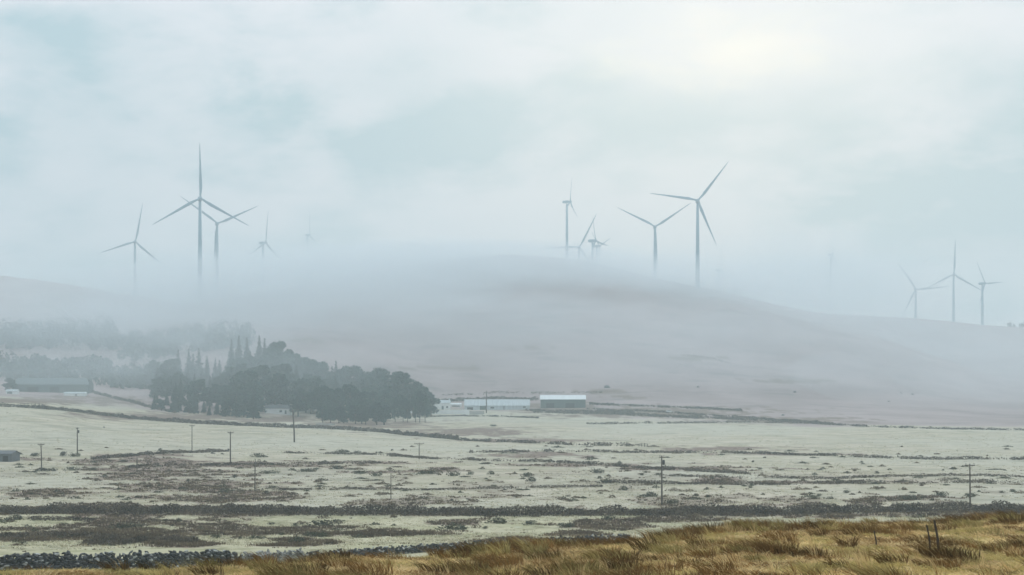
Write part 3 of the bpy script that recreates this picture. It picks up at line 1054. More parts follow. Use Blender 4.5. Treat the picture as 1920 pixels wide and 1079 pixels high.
for (u, top, d, kind, lab) in SKY:
    p = at(u, d)
    ztop = (YH - top) / F * d
    h = ztop - p.z
    if h > 24:
        p.z = ztop - 24
        p.z = at(u, d).z
        h = ztop - p.z
    tree('conifer_tree' if kind == 'conifer' else 'broadleaf_tree', kind, rnd.randrange(4), p, max(6.5, h), lab, rnd, 'trees of the misty wood', 1.0 if kind == 'broad' else 1.05)

# body of the wood below the skyline: rows nearer the field
su = np.array([s[0] for s in SKY]); stp = np.array([s[1] for s in SKY])
for (d, base_drop, n) in ((935, 12, 18), (905, 28, 20), (875, 46, 22), (845, 62, 22), (820, 74, 20), (798, 86, 18)):
    for k in range(n):
        u = 284 + (805 - 284) * (k + rnd.uniform(0.15, 0.85)) / n
        if d < 850 and (500 < u < 590 and d < 825 or 724 < u):
            continue
        sky_top = float(np.interp(u, su, stp))
        top = min(sky_top + base_drop * rnd.uniform(0.75, 1.15), 757)
        p = at(u, d + rnd.uniform(-12, 12))
        h = (YH - top) / F * p.y - p.z
        if h < 4:
            continue
        h = min(h, 22)
        kind = 'conifer' if rnd.random() < (0.6 if u < 500 else 0.2) else 'broad'
        half = 'left half' if u < 480 else ('middle' if u < 660 else 'right half')
        dep = 'back of the wood' if d > 910 else ('body of the wood' if d > 830 else 'front edge of the wood')
        tree('conifer_tree' if kind == 'conifer' else 'broadleaf_tree', kind, rnd.randrange(4), p, h,
             f'misty {"dark conifer" if kind == "conifer" else "rounded broadleaf"} in the {half}, {dep}', rnd, 'trees in the body of the wood', 1.15)
for k in range(9):                                    # low front fringe of the wood
    u = 596 + 130 * (k + rnd.uniform(0.1, 0.9)) / 9
    p = at(u, rnd.uniform(765, 785))
    tree('broadleaf_tree', 'broad', rnd.randrange(5), p, rnd.uniform(6.5, 11), 'low misty tree in the fringe of the wood nearest the field hedge', rnd, 'low trees along the foot of the wood', 1.25)
# thin front trunks by the farmhouse
for (u, top) in ((741, 742), (756, 738), (764, 745), (779, 737), (787, 733), (797, 742)):
    p = at(u, 815)
    tree('broadleaf_tree', 'broad', rnd.randrange(5), p, max(5, (YH - top) / F * 815 - p.z), 'thin trunked tree standing in front of the white farmhouse', rnd, 'thin trees before the farmhouse', 0.5)
# dark mound bush at far left farm
for (u, top, base, d, lab) in ((19, 709, 736, 815, 'dark rounded tree beside the left end of the long shed'), (-14, 712, 736, 815, 'dark tree cut off by the left picture edge')):
    p = G(u, base, 700)
    d = p.y
    tree('broadleaf_tree', 'broad', 1, p, (YH - top) / F * d - p.z, lab, rnd, None, 1.5)


# indistinct far-off woods: one mass each
def far_wood(label, spots, hmin, hmax, seed):
    r = np.random.default_rng(seed)
    out = []
    for (u0, u1, d0, d1, n) in spots:
        for k in range(n):
            u, d = r.uniform(u0, u1), r.uniform(d0, d1)
            p = at(u, d)
            h = r.uniform(hmin, hmax)
            m_ = 90
            q = r.normal(size=(m_, 3))
            q /= np.linalg.norm(q, axis=1, keepdims=True)
            q *= r.uniform(0.4, 1, m_)[:, None] ** 0.5
            c = np.array([p.x, p.y, p.z + h * 0.5]) + q * np.array([h * 0.42, h * 0.42, h * 0.52])
            out.append(leaf_quads(c, 0.9, r))
    o = quads_object('far_wood', np.concatenate(out), M['broad'])
    return tag(o, label, 'woodland', kind='stuff')


far_wood('far off wood, pale in the fog on the left slope', [(-60, 75, 1130, 1230, 80), (75, 215, 1130, 1240, 80)], 7, 18, 3)
far_wood('blurred trees on the hump above the left farm', [(215, 470, 1090, 1190, 130)], 5, 13, 4)
far_wood('hazy trees behind the long dark shed', [(60, 205, 965, 1060, 120), (200, 300, 950, 1030, 70), (-60, 60, 980, 1060, 60)], 4, 10, 5)
far_wood('ragged scrub along the far right ridge line', [(1590, 1640, 2080, 2110, 8), (1880, 1960, 2080, 2110, 8)], 4, 8, 8)


# ================================================================== hedges and scrub lines
def scrub_line(name, label, cat, pts, hgt, wid, dens, leaf, seed, mat='scrub', dmin=105, solid=False):
    """ragged band of low bushes along a line of picture points, standing on the ground"""
    r = np.random.default_rng(seed)
    P = [G(u, row, dmin) for (u, row) in pts]
    out = []
    for a, b in zip(P[:-1], P[1:]):
        L = (b - a).length
        n = max(4, int(L * dens))
        t = r.uniform(0, 1, n)
        x = a.x + (b.x - a.x) * t
        y = a.y + (b.y - a.y) * t
        lump = fbm(x / 3.0 + seed, y / 3.0, seed, 3)
        gap = sstep(0.34, 0.44, fbm(x / 7.0, y / 7.0 + seed, seed + 3, 3))
        keep = r.uniform(0, 1, n) < (0.8 + 0.2 * gap if solid else 0.15 + 0.85 * gap)
        off = r.normal(0, 1, n) * wid * 0.4
        y = y + off * 1.0
        top = hgt * (0.35 + 1.1 * lump) * np.clip(1.15 - np.abs(off) / wid, 0.3, 1)
        z = height(x, y) + top * r.uniform(0, 1, n) ** 0.8
        c = np.stack([x, y, z], 1)[keep]
        out.append(leaf_quads(c, leaf, r))
    o = quads_object(name, np.concatenate(out), M[mat])
    return tag(o, label, cat)


scrub_line('hedge', 'long dark hedge band crossing the whole valley behind the near meadow', 'hedge',
           [(-60, 962), (200, 963), (480, 964), (760, 966), (1000, 967), (1250, 966), (1500, 964), (1750, 960), (1990, 957)], 1.45, 3.4, 260, 0.15, 11, solid=True)
scrub_line('hedge', 'grey hedge along the upper edge of the pale left field, below the wood', 'hedge',
           [(-60, 763), (80, 768), (160, 775), (250, 786), (340, 793), (450, 799), (580, 803), (700, 810), (800, 820), (860, 826)], 1.6, 2.6, 75, 0.28, 12, dmin=300, solid=True)
scrub_line('hedge', 'thin dark hedge sloping right from the wood towards the centre', 'hedge',
           [(862, 826), (960, 830), (1050, 834), (1200, 838)], 1.1, 3.0, 30, 0.3, 13, dmin=300)
scrub_line('hedge', 'ragged scrub line below the pole at the left wall end', 'hedge', [(170, 862), (250, 856), (340, 850), (430, 847)], 0.9, 2.5, 60, 0.2, 14)
scrub_line('hedge', 'dark line of scrub running left of centre through three poles', 'hedge', [(230, 880), (300, 872), (430, 873), (600, 871), (720, 869)], 0.7, 2.0, 60, 0.18, 15)
scrub_line('hedge', 'broken scrub line crossing the middle field under the T shaped pole', 'hedge', [(540, 850), (680, 853), (800, 861), (950, 866), (1130, 872), (1260, 882), (1430, 892)], 0.75, 2.2, 55, 0.18, 16)
scrub_line('hedge', 'dark scrub line along the far side of the right hand pale field', 'hedge', [(880, 850), (1000, 848), (1120, 848), (1250, 850), (1420, 851), (1600, 858), (1800, 862), (1990, 865)], 0.8, 2.4, 45, 0.22, 17)
scrub_line('hedge', 'low field bank of scrub from the slender pole to the centre', 'hedge', [(440, 923), (520, 920), (640, 918), (760, 920), (900, 918), (1130, 914)], 0.5, 1.6, 70, 0.13, 18)
scrub_line('hedge', 'dark field bank of scrub to the right of the tallest pole', 'hedge', [(1130, 906), (1230, 908), (1330, 909), (1450, 910), (1600, 907), (1780, 906), (1990, 905)], 0.75, 2.0, 80, 0.15, 19)
scrub_line('hedge', 'faint scrub line above the right field bank', 'hedge', [(1230, 893), (1400, 897), (1560, 899), (1700, 894), (1850, 893), (1990, 897)], 0.6, 2.0, 50, 0.16, 20)
scrub_line('hedge', 'thin dark moor edge line at the foot of the hill on the right', 'hedge', [(1100, 796), (1250, 795), (1400, 793), (1520, 795), (1650, 802), (1800, 806), (1990, 808)], 1.0, 4.0, 22, 0.34, 21, dmin=300)
scrub_line('hedge', 'dark scrub around the foot of the dark walled cattle shed', 'hedge', [(985, 771), (1040, 772), (1120, 773), (1190, 776)], 1.3, 6.0, 60, 0.34, 26, dmin=700)
scrub_line('hedge', 'dark bushes behind the white farm sheds', 'hedge', [(815, 755), (870, 752), (930, 750), (1010, 750)], 2.2, 4.0, 60, 0.36, 27, dmin=950)
scrub_line('hedge', 'thin dark line below the white yard walls', 'hedge', [(800, 782), (870, 781), (960, 783), (1010, 785)], 0.8, 3.0, 40, 0.32, 28, dmin=650)
scrub_line('hedge', 'scrubby slope edge running up behind the left farm', 'hedge', [(170, 735), (215, 748), (270, 762), (330, 775)], 1.4, 3.0, 40, 0.34, 29, dmin=650)
scrub_line('hedge', 'broad dark band of scrub running right from the cattle shed', 'hedge', [(1000, 774), (1150, 777), (1300, 784), (1450, 790), (1560, 795)], 1.1, 13.0, 110, 0.36, 30, dmin=600)
scrub_line('hedge', 'upper dark scrub line right of the cattle shed at the hill foot', 'hedge', [(1105, 758), (1200, 762), (1290, 766), (1390, 771)], 1.0, 7.0, 60, 0.4, 31, dmin=800)
scrub_line('hedge', 'faint dark line on the hillside right of its middle', 'hedge', [(1270, 668), (1320, 670), (1370, 684)], 0.5, 6.0, 7, 0.4, 33, dmin=950)
scrub_line('hedge', 'faint old field line low on the hillside behind the farm', 'hedge', [(830, 742), (930, 738), (1040, 739), (1130, 736)], 0.5, 6.0, 8, 0.4, 34, dmin=900)
scrub_line('hedge', 'ragged heather bank in the near meadow at far left', 'hedge', [(-40, 1008), (70, 1010), (160, 1008), (220, 1014)], 0.7, 3.0, 160, 0.12, 22)
scrub_line('hedge', 'brown heather bank in the near meadow above the stone wall', 'hedge', [(160, 1020), (230, 1022), (290, 1016), (370, 1020)], 0.75, 3.4, 220, 0.12, 23)
scrub_line('hedge', 'dark scrub bank at the base of the long hedge on the left', 'hedge', [(-40, 976), (60, 976), (180, 977)], 0.5, 1.6, 130, 0.12, 24)
scrub_line('hedge', 'dark scrub strip behind the farm along the foot of the hill', 'hedge', [(1100, 768), (1200, 772), (1300, 778), (1420, 786), (1500, 793)], 1.0, 9.0, 30, 0.4, 25, dmin=400)


# ---------------------------------------------------------------- separate gorse and rush bushes
def bush_mesh(seed, n=260):
    r = np.random.default_rng(seed)
    cs = []
    for k in range(6):
        p = np.array([r.uniform(-.55, .55), r.uniform(-.4, .4), r.uniform(0.1, 0.42)])
        q = r.normal(size=(n // 6, 3))
        q /= np.linalg.norm(q, axis=1, keepdims=True)
        q *= r.uniform(0.2, 1, len(q))[:, None] ** 0.5 * r.uniform(0.3, 0.48)
        cs.append(p + q * np.array([1, 1, 0.85]))
    c = np.concatenate(cs)
    c[:, 2] = np.abs(c[:, 2])
    o = quads_object('bush', leaf_quads(c, 0.085, r), M['gorse'])
    me = o.data
    bpy.data.objects.remove(o)
    return me


BM = [bush_mesh(300 + i) for i in range(5)]
BUSH = [  # column, base row, width px, label
    (926, 914, 13, 'bush', 'dark bush just right of the middle of the central field'), (1327, 934, 13, 'bush', 'neat round bush in the pale field right of the tallest pole'),
    (1304, 931, 14, 'bush', 'ragged bush left of the neat round one'), (1407, 916, 11, 'bush', 'small ragged bush below the right field bank'),
    (1430, 929, 10, 'bush', 'low bush right of the two bushes by the tallest pole'), (1534, 931, 12, 'bush', 'dark green bush alone in the right hand field'),
    (1545, 936, 6, 'bush', 'tiny bush at the foot of the dark green one'), (1587, 925, 16, 'bush', 'brownish wide bush in the right hand field'),
    (1643, 917, 13, 'bush', 'dark bush right of the brownish wide bush'), (1688, 950, 30, 'bush', 'largest dark bush, touching the hedge at the right'),
    (1705, 938, 44, 'bush', 'long low bush spreading above the largest one'), (1760, 931, 32, 'bush', 'long low bush left of the rightmost pole'),
    (1820, 933, 30, 'bush', 'flat bush at the foot of the rightmost pole'), (1835, 923, 9, 'bush', 'small round bush right of the rightmost pole'),
    (1878, 925, 12, 'bush', 'ragged little bush near the right picture edge'), (1898, 922, 12, 'bush', 'last little bush by the right picture edge'),
    (1412, 868, 9, 'bush', 'small dark bush in the far right field'), (1425, 881, 10, 'bush', 'flat black looking bush in the far right field'),
    (1615, 868, 9, 'bush', 'small bush on the far field centre right'), (1644, 889, 11, 'bush', 'ragged tuft bush in the right far field'),
    (1768, 883, 7, 'bush', 'tiny dark bush left of the top of the rightmost pole'), (1245, 898, 9, 'bush', 'small bush touching the tallest pole'),
    (1258, 946, 26, 'bush', 'low bush at the foot of the tallest pole'), (1218, 932, 34, 'bush', 'flat green grey bush left of the foot of the tallest pole'),
    (1168, 920, 22, 'bush', 'whitish grey bush left of the tallest pole'), (1130, 907, 30, 'bush', 'broad dark bush on the field bank left of the tallest pole'),
    (1120, 888, 26, 'bush', 'dark broad bush in the upper middle field'), (1210, 887, 9, 'bush', 'small ragged bush above the field bank'),
    (995, 903, 24, 'bush', 'wide bush in the middle of the central field'), (985, 895, 22, 'bush', 'grey wide bush behind the middle wide one'),
    (1065, 932, 10, 'bush', 'small bush above the hedge at the centre right'), (877, 938, 8, 'bush', 'small bush above the hedge at the centre'),
    (846, 940, 11, 'bush', 'low bush above the hedge left of the centre'), (850, 893, 26, 'bush', 'ragged bush right of the T shaped pole'),
    (880, 891, 16, 'bush', 'ragged bush second to the right of the T shaped pole'), (920, 890, 18, 'bush', 'ragged bush third to the right of the T shaped pole'),
    (798, 890, 58, 'bush', 'broad dark bush clump below the T shaped pole'), (505, 889, 36, 'bush', 'flat dark bush right of the slender pole'),
    (570, 886, 44, 'bush', 'wide flat bush in the middle left field'), (630, 880, 32, 'bush', 'bush at the head of the middle left field'),
    (675, 889, 34, 'bush', 'dark oval bush left of the thin bare pole'), (705, 893, 24, 'bush', 'ragged bush touching the thin bare pole'),
    (497, 927, 16, 'bush', 'green bush at the foot of the slender pole'), (440, 897, 15, 'bush', 'small ragged bush left of the slender pole'),
    (308, 979, 15, 'bush', 'small dark bush, left one of a pair in the near meadow'), (334, 979, 18, 'bush', 'small dark bush, right one of a pair in the near meadow'),
    (322, 988, 8, 'bush', 'tiny bush below the pair in the near meadow'), (595, 987, 70, 'bush', 'long dark bush in the near meadow right of the dark pair'),
    (508, 984, 14, 'bush', 'round green bush in the near meadow'), (552, 987, 16, 'bush', 'round dark bush left of the long one in the near meadow'),
    (405, 1010, 22, 'bush', 'brown bush just above the stone wall'), (450, 1012, 11, 'bush', 'little bush just above the wall gap'),
    (555, 1019, 44, 'bush', 'brown bush filling the gap in the stone wall'), (595, 1008, 40, 'bush', 'brown bush right of the wall gap'),
    (846, 994, 72, 'bush', 'long flat dark bush in the near meadow at centre'), (910, 993, 14, 'bush', 'upright green bush in the near meadow at centre'),
    (930, 982, 50, 'bush', 'wide dark bush below the long hedge'), (990, 985, 30, 'bush', 'grey green bush below the long hedge at centre right'),
    (1060, 990, 34, 'bush', 'brown green bush at the near meadow end'), (1140, 976, 26, 'bush', 'olive bush close under the long hedge'),
    (28, 975, 34, 'bush', 'dark bush on the hedge foot at the far left'), (120, 985, 14, 'bush', 'dark tuft bush in the near meadow at far left'),
    (88, 884, 44, 'bush', 'dark bush at the foot of the leaning left pole'), (130, 883, 30, 'bush', 'dark round bush right of the leaning left pole'),
    (65, 857, 30, 'bush', 'row bush right of the dark field shed'), (118, 856, 20, 'bush', 'bush left of the pole with the small box'),
    (140, 857, 22, 'bush', 'bush at the foot of the pole with the small box'), (235, 992, 60, 'bush', 'tall brown bush standing on the heather bank'),
    (480, 858, 26, 'bush', 'dark low bush right of the dark crossarm pole'), (640, 849, 40, 'bush', 'long low bush in the pale field before the wood'),
    (670, 851, 14, 'bush', 'small bush right of the long low one before the wood'), (735, 846, 8, 'bush', 'tiny bush left of the T shaped pole'),
    (300, 846, 12, 'bush', 'small grey bush on the left field wall'), (925, 800, 14, 'bush', 'dark heap like bush in front of the farm yard')]
rb = random.Random(9)
for (u, row, wpx, nm, lab) in BUSH:
    p = G(u, row, 400 if row < 810 else 105)
    s = wpx / F * p.y / 1.6
    o = bpy.data.objects.new('gorse_bush', BM[rb.randrange(5)])
    hz = min(1.0, 1.5 / max(s * 0.85, 0.1)) * (0.75 if wpx > 28 else 1.0)
    o.location = p
    o.scale = (s, min(s, 2.2), s * hz)
    o.rotation_euler = (0, 0, rb.uniform(-0.3, 0.3))
    link(o)
    tag(o, lab, 'bush', 'bushes dotted over the fields')


# ================================================================== stuff: rush tufts on the valley floor, grass on the bank
def blades(base, h, wdt, lean, az, tone, species):
    """tapered three-point blades as quads; returns verts and per-vertex attributes"""
    n = len(base)
    dx, dy = np.cos(az), np.sin(az)
    side = np.stack([-np.sin(az + 1.2), np.cos(az + 1.2), np.zeros(n)], 1) * wdt[:, None] * 0.5
    side[:, 0] = np.where(np.abs(side[:, 0]) < wdt * 0.3, np.sign(side[:, 0] + 1e-6) * wdt * 0.3, side[:, 0])
    mid = base + np.stack([dx * lean * 0.35, dy * lean * 0.35, h * 0.6], 1)
    tip = base + np.stack([dx * lean, dy * lean, h], 1)
    v = np.stack([base - side, base + side, mid + side * 0.8, tip, mid - side * 0.8], 1).reshape(-1, 3)
    return v, np.repeat(tone, 5), np.repeat(species, 5)


def bank_grass():
    r = np.random.default_rng(21)
    vs_, ts, ss = [], [], []
    def clumps(nt, keepf, n, rad, hgt, wid, leanf, spec, tone0, wind):
        nt = int(nt * 1.18)
        u = r.uniform(-240, 2170, nt)
        e = bank_edge(u)
        d = 20.5 + (e + 1.8 - 20.5) * r.uniform(0, 1, nt)
        x = (u - U0) / F * d
        k = r.uniform(0, 1, nt) < keepf(x, d, e, u)
        x, d = x[k], d[k]
        c = len(x)
        a = r.uniform(0, 6.283, c * n)
        rr = np.repeat(r.uniform(*rad, c), n) * np.sqrt(r.uniform(0, 1, c * n))
        bx, by = np.repeat(x, n) + np.cos(a) * rr, np.repeat(d, n) + np.sin(a) * rr
        base = np.stack([bx, by, height(bx, by) - 0.03], 1)
        h = np.repeat(r.uniform(*hgt, c), n) * r.uniform(0.5, 1.1, c * n)
        lean = h * r.uniform(*leanf, c * n)
        az = a + r.normal(0, 0.5, c * n)
        w_ = wind * h * 2.2 * np.repeat(r.uniform(0.4, 1.4, c), n)      # everything is bent to the left by the wind
        ex, ey = np.cos(az) * lean - w_, np.sin(az) * lean
        tone = np.clip(np.repeat(r.normal(tone0, 0.2, c), n) + r.normal(0, 0.2, c * n), 0, 1)
        sp = np.where(np.repeat(r.uniform(0, 1, c), n) < spec[1], spec[0], spec[2])
        v, t_, s_ = blades(base, h, r.uniform(*wid, c * n), np.hypot(ex, ey), np.arctan2(ey, ex), tone, sp)
        vs_.append(v); ts.append(t_); ss.append(s_)
    lump = lambda x, d: fbm(x / 2.4 + 40, d / 3.2, 67, 3)
    clumps(3000, lambda x, d, e, u: 0.2 + 0.8 * sstep(0.44, 0.6, lump(x, d)), 26, (0.06, 0.28), (0.05, 0.17), (0.009, 0.022), (0.6, 2.0), (0.1, 0.6, 0.5), 0.55, 0.15)
    clumps(1000, lambda x, d, e, u: (0.25 + 0.75 * sstep(0.48, 0.60, lump(x, d))) * (0.35 + 0.65 * sstep(200, 900, u)), 110, (0.14, 0.42), (0.14, 0.36), (0.008, 0.020), (0.3, 1.1), (0.9, 0.78, 0.5), 0.33, 0.28)
    clumps(1300, lambda x, d, e, u: sstep(6, 1, e - d) * sstep(500, 1150, u) * sstep(0.38, 0.54, lump(x * 0.8, d)), 110, (0.16, 0.5), (0.18, 0.42), (0.008, 0.020), (0.3, 1.1), (0.9, 0.75, 0.5), 0.42, 0.3)
    clumps(500, lambda x, d, e, u: sstep(200, 900, u), 9, (0.02, 0.08), (0.2, 0.45), (0.005, 0.010), (0.1, 0.7), (0.1, 0.6, 0.9), 0.5, 0.25)
    # matted litter of short bent blades
    n = 230000
    u = r.uniform(-240, 2170, n)
    e = bank_edge(u)
    d = 20.5 + (e + 2.5 - 20.5) * r.uniform(0, 1, n)
    x = (u - U0) / F * d
    b = np.stack([x, d, height(x, d) - 0.01], 1)
    h = r.uniform(0.02, 0.10, n)
    pt = fbm(x / 1.1, d / 1.6, 15, 3)
    v, t_, s_ = blades(b, h, r.uniform(0.010, 0.026, n), r.uniform(0.08, 0.34, n), r.normal(3.0, 1.5, n), np.clip(r.normal(0.74, 0.25, n) + (fbm(x / 0.45, d / 1.1, 25, 4) - 0.5) * 2.6, 0, 1),
                       np.where(pt > 0.56, 0.5, np.where((pt < 0.40) & (r.uniform(0, 1, n) < 0.75), 0.9, 0.1)))
    vs_.append(v); ts.append(t_); ss.append(s_)
    o = quads_object('bank_grass', np.concatenate(vs_), M['grass'], per=5, attrs={'tone': np.concatenate(ts), 'species': np.concatenate(ss)})
    return tag(o, 'golden brown tussock grass and rushes on the near bank', 'grass', kind='stuff')


bank_grass()


def rush_stuff():
    r = np.random.default_rng(33)
    out = []
    N = 60000
    u = r.uniform(-80, 2000, N)
    row = 1066 - 205 * r.uniform(0, 1, N) ** 1.0
    d = F * 18.4 / (row - YH)
    d = np.clip(d * r.uniform(0.92, 1.08, N), 100, 460)
    x = (u - U0) / F * d
    z = height(x, d)
    b, m, dk = cover(x, d, z)
    sel = (r.uniform(0, 1, N) < dk ** 1.5 * 0.6 + 0.004) & (b < 0.2) & (z < -9)
    x, d, z, dk = x[sel], d[sel], z[sel], dk[sel]
    n = 12
    k = len(x)
    X, D, DK = np.repeat(x, n), np.repeat(d, n), np.repeat(dk, n)
    a = r.uniform(0, 6.283, k * n)
    rr = np.repeat(r.uniform(0.1, 0.7, k), n) * np.sqrt(r.uniform(0, 1, k * n))
    bx, by = X + np.cos(a) * rr * 1.5, D + np.sin(a) * rr
    base = np.stack([bx, by, height(bx, by) - 0.03], 1)
    hh = np.repeat(r.uniform(0.12, 0.42, k), n) * r.uniform(0.6, 1.1, k * n) * (0.55 + 0.6 * DK)
    v, _, _ = blades(base, hh, r.uniform(0.06, 0.16, k * n) * (D / 200) ** 0.5, hh * r.uniform(0.2, 0.8, k * n), a, a, a)
    out = [v]
    o = quads_object('rush_cover', np.concatenate(out), M['rush'], per=5)
    return tag(o, 'brown rushes and heather patching the pale meadow', 'rushes', kind='stuff')


rush_stuff()


def pasture_tufts():
    r = np.random.default_rng(55)
    N = 46000
    row = r.uniform(808, 1062, N)
    d = F * 18.6 / (row - YH) * r.uniform(0.93, 1.07, N)
    x = (r.uniform(-80, 2000, N) - U0) / F * d
    z = height(x, d)
    b, m, dk = cover(x, d, z)
    k = (b < 0.2) & (m < 0.3) & (d > 60) & (r.uniform(0, 1, N) < 0.15 + 0.85 * sstep(0.38, 0.58, fbm(x / 16, d / 26, 88, 3)))
    x, d = x[k], d[k]
    n, c = 6, len(x)
    a = r.uniform(0, 6.283, c * n)
    rr = np.repeat(r.uniform(0.05, 0.35, c), n) * np.sqrt(r.uniform(0, 1, c * n))
    sc = np.repeat((d / 200) ** 0.6, n)
    bx, by = np.repeat(x, n) + np.cos(a) * rr * 1.6 * sc, np.repeat(d, n) + np.sin(a) * rr
    base = np.stack([bx, by, height(bx, by) - 0.02], 1)
    h = np.repeat(r.uniform(0.06, 0.24, c), n) * r.uniform(0.5, 1.1, c * n)
    tone = np.clip(np.repeat(r.normal(0.5, 0.28, c), n) + r.normal(0, 0.1, c * n), 0, 1)
    v, t_, s_ = blades(base, h, r.uniform(0.05, 0.13, c * n) * sc, h * r.uniform(0.5, 1.6, c * n), a, tone, tone)
    o = quads_object('pasture_grass', v, M['frost_grass'], per=5, attrs={'tone': t_})
    return tag(o, 'pale frosty tufts of winter grass over the valley fields', 'grass', kind='stuff')


pasture_tufts()


def scrub_clumps(seed, mat, dens, label):
    r = np.random.default_rng(seed)
    out = []
    for (n, r0, r1, s0, s1) in ((150, 868, 942, 0.5, 1.9), (120, 968, 1038, 0.5, 1.5), (40, 835, 868, 0.6, 2.2)):
        for k in range(int(n * dens)):
            u, row = r.uniform(-60, 1980), r.uniform(r0, r1)
            p = G(u, row)
            if p.y < 118 or (row > 968 and row > np.interp(u, [0, 600, 1100, 1250], [1030, 1015, 985, 972])):
                continue
            a = r.uniform(s0, s1) * r.uniform(0.6, 1.3)
            h = r.uniform(0.25, 0.7) * min(1, 0.5 + a / 2)
            m_ = int(40 + 60 * a)
            q = r.normal(0, 0.42, (m_, 2)) * np.array([a, min(a, 1.2)])
            z = np.abs(r.uniform(0, 1, m_)) * h * np.clip(1.1 - np.hypot(q[:, 0] / a, q[:, 1] / min(a, 1.2)), 0.15, 1)
            x, y = p.x + q[:, 0], p.y + q[:, 1]
            out.append(leaf_quads(np.stack([x, y, height(x, y) + z], 1), 0.11 * (p.y / 220) ** 0.5, r))
    o = quads_object('rush_cover', np.concatenate(out), M[mat])
    return tag(o, label, 'rushes', kind='stuff')


scrub_clumps(77, 'rush', 1.0, 'small brown clumps of rushes speckling the pale fields')
scrub_clumps(78, 'gorse', 0.8, 'small green grey clumps of rushes speckling the pale fields')


# ================================================================== dry stone wall
def stones(name, label, cat, runs, hfun, seed, mat, size=0.27, extra_lean=0.35):
    """irregular heaped stones along runs of ground points"""
    r = np.random.default_rng(seed)
    phi = (1 + 5 ** 0.5) / 2
    ico = np.array([(-1, phi, 0), (1, phi, 0), (-1, -phi, 0), (1, -phi, 0), (0, -1, phi), (0, 1, phi), (0, -1, -phi), (0, 1, -phi), (phi, 0, -1), (phi, 0, 1), (-phi, 0, -1), (-phi, 0, 1)])
    ico /= np.linalg.norm(ico[0])
    fc = [(0, 11, 5), (0, 5, 1), (0, 1, 7), (0, 7, 10), (0, 10, 11), (1, 5, 9), (5, 11, 4), (11, 10, 2), (10, 7, 6), (7, 1, 8), (3, 9, 4), (3, 4, 2), (3, 2, 6), (3, 6, 8), (3, 8, 9), (4, 9, 5), (2, 4, 11), (6, 2, 10), (8, 6, 7), (9, 8, 1)]
    m = MB()
    for (a, b) in runs:
        L = (b - a).length
        for row in (0, 1):                              # near face and far face of the wall
            zz = np.full(max(2, int(L / (size * 1.3))), -0.1)
            nx = len(zz)
            for i in range(nx):
                hgt = hfun(a.lerp(b, i / nx), r) * (1.0 if row == 0 else 0.92)
                while zz[i] < hgt:
                    sx, sy, sz = size * r.uniform(0.6, 1.25), size * r.uniform(0.6, 1.0), size * r.uniform(0.26, 0.55)
                    top = zz[i] + sz * 1.5 > hgt
                    tl = r.normal(0, extra_lean * (1.2 if top else 0.5))
                    t = (i + 0.5 + r.uniform(-0.6, 0.6)) / nx
                    p = a.lerp(b, min(max(t, 0), 1))
                    v = ico * (1 + r.uniform(-0.26, 0.2, (12, 1))) * np.array([sx, sy, sz])
                    an = r.uniform(-0.5, 0.5)
                    ca, sa, ct, st = math.cos(an), math.sin(an), math.cos(tl), math.sin(tl)
                    v = v @ np.array([[ct, 0, st], [0, 1, 0], [-st, 0, ct]]) @ np.array([[ca, sa, 0], [-sa, ca, 0], [0, 0, 1]])
                    q = np.array([p.x, p.y + (row - 0.5) * 0.42 + r.uniform(-0.1, 0.1), 0])
                    q[2] = H1(q[0], q[1]) + zz[i] + sz * 0.6
                    m.add(v + q, fc)
                    zz[i] += sz * r.uniform(0.9, 1.25)
    o = m.build(name, mat)
    return tag(o, label, cat)


def along(pts):
    P = [at(u, d) for (u, d) in pts]
    return list(zip(P[:-1], P[1:]))


stones('stone_wall', 'dark dry stone wall of jagged stones at the bottom left', 'stone wall', along([(-120, 112), (0, 117), (120, 121), (220, 125), (330, 129), (445, 134)]), lambda p, r: r.uniform(0.8, 1.35), 1, M['stone_wall'], 0.25, 0.45)
stones('stone_wall', 'tumbled stretch of wall with pale stones beside the gap', 'stone wall', along([(450, 134.5), (500, 138), (566, 142)]), lambda p, r: r.uniform(0.35, 0.95), 2, M['palestone'], 0.3, 0.6)
stones('stone_wall', 'low stone wall running right from the gap behind the grass bank', 'stone wall', along([(572, 143), (640, 146), (760, 152), (880, 160), (1000, 168), (1110, 176), (1180, 181)]), lambda p, r: r.uniform(0.35, 0.8), 3, M['stone_wall'], 0.25, 0.45)
stones('stone_heap', 'scatter of pale stones at the end of the wall behind the bank', 'stones', along([(1222, 184), (1275, 186)]), lambda p, r: r.uniform(0.1, 0.4), 4, M['palestone'], 0.33, 0.5)


# boulders on the hill and field stones
def boulder(u, row, wpx, label, seed, dmin=500):
    p = G(u, row, dmin)
    r = np.random.default_rng(seed)
    s = wpx / F * p.y / 2
    m = MB()
    n, K = 5, 9
    vs_ = []
    for i in range(n):
        ph = -0.4 + (math.pi / 2 + 0.35) * i / (n - 1)
        for k in range(K):
            th = 2 * math.pi * k / K
            q = r.uniform(0.8, 1.15)
            vs_.append((s * q * math.cos(ph) * math.cos(th), s * 0.8 * q * math.cos(ph) * math.sin(th), s * 0.75 * q * math.sin(ph)))
    f = [(i * K + k, i * K + (k + 1) % K, (i + 1) * K + (k + 1) % K, (i + 1) * K + k) for i in range(n - 1) for k in range(K)] + [tuple(range((n - 1) * K, n * K))]
    m.add(vs_, f)
    o = m.build('boulder', M['stone'])
    o.location = p
    tag(o, label, 'boulder', 'boulders on the open hill')


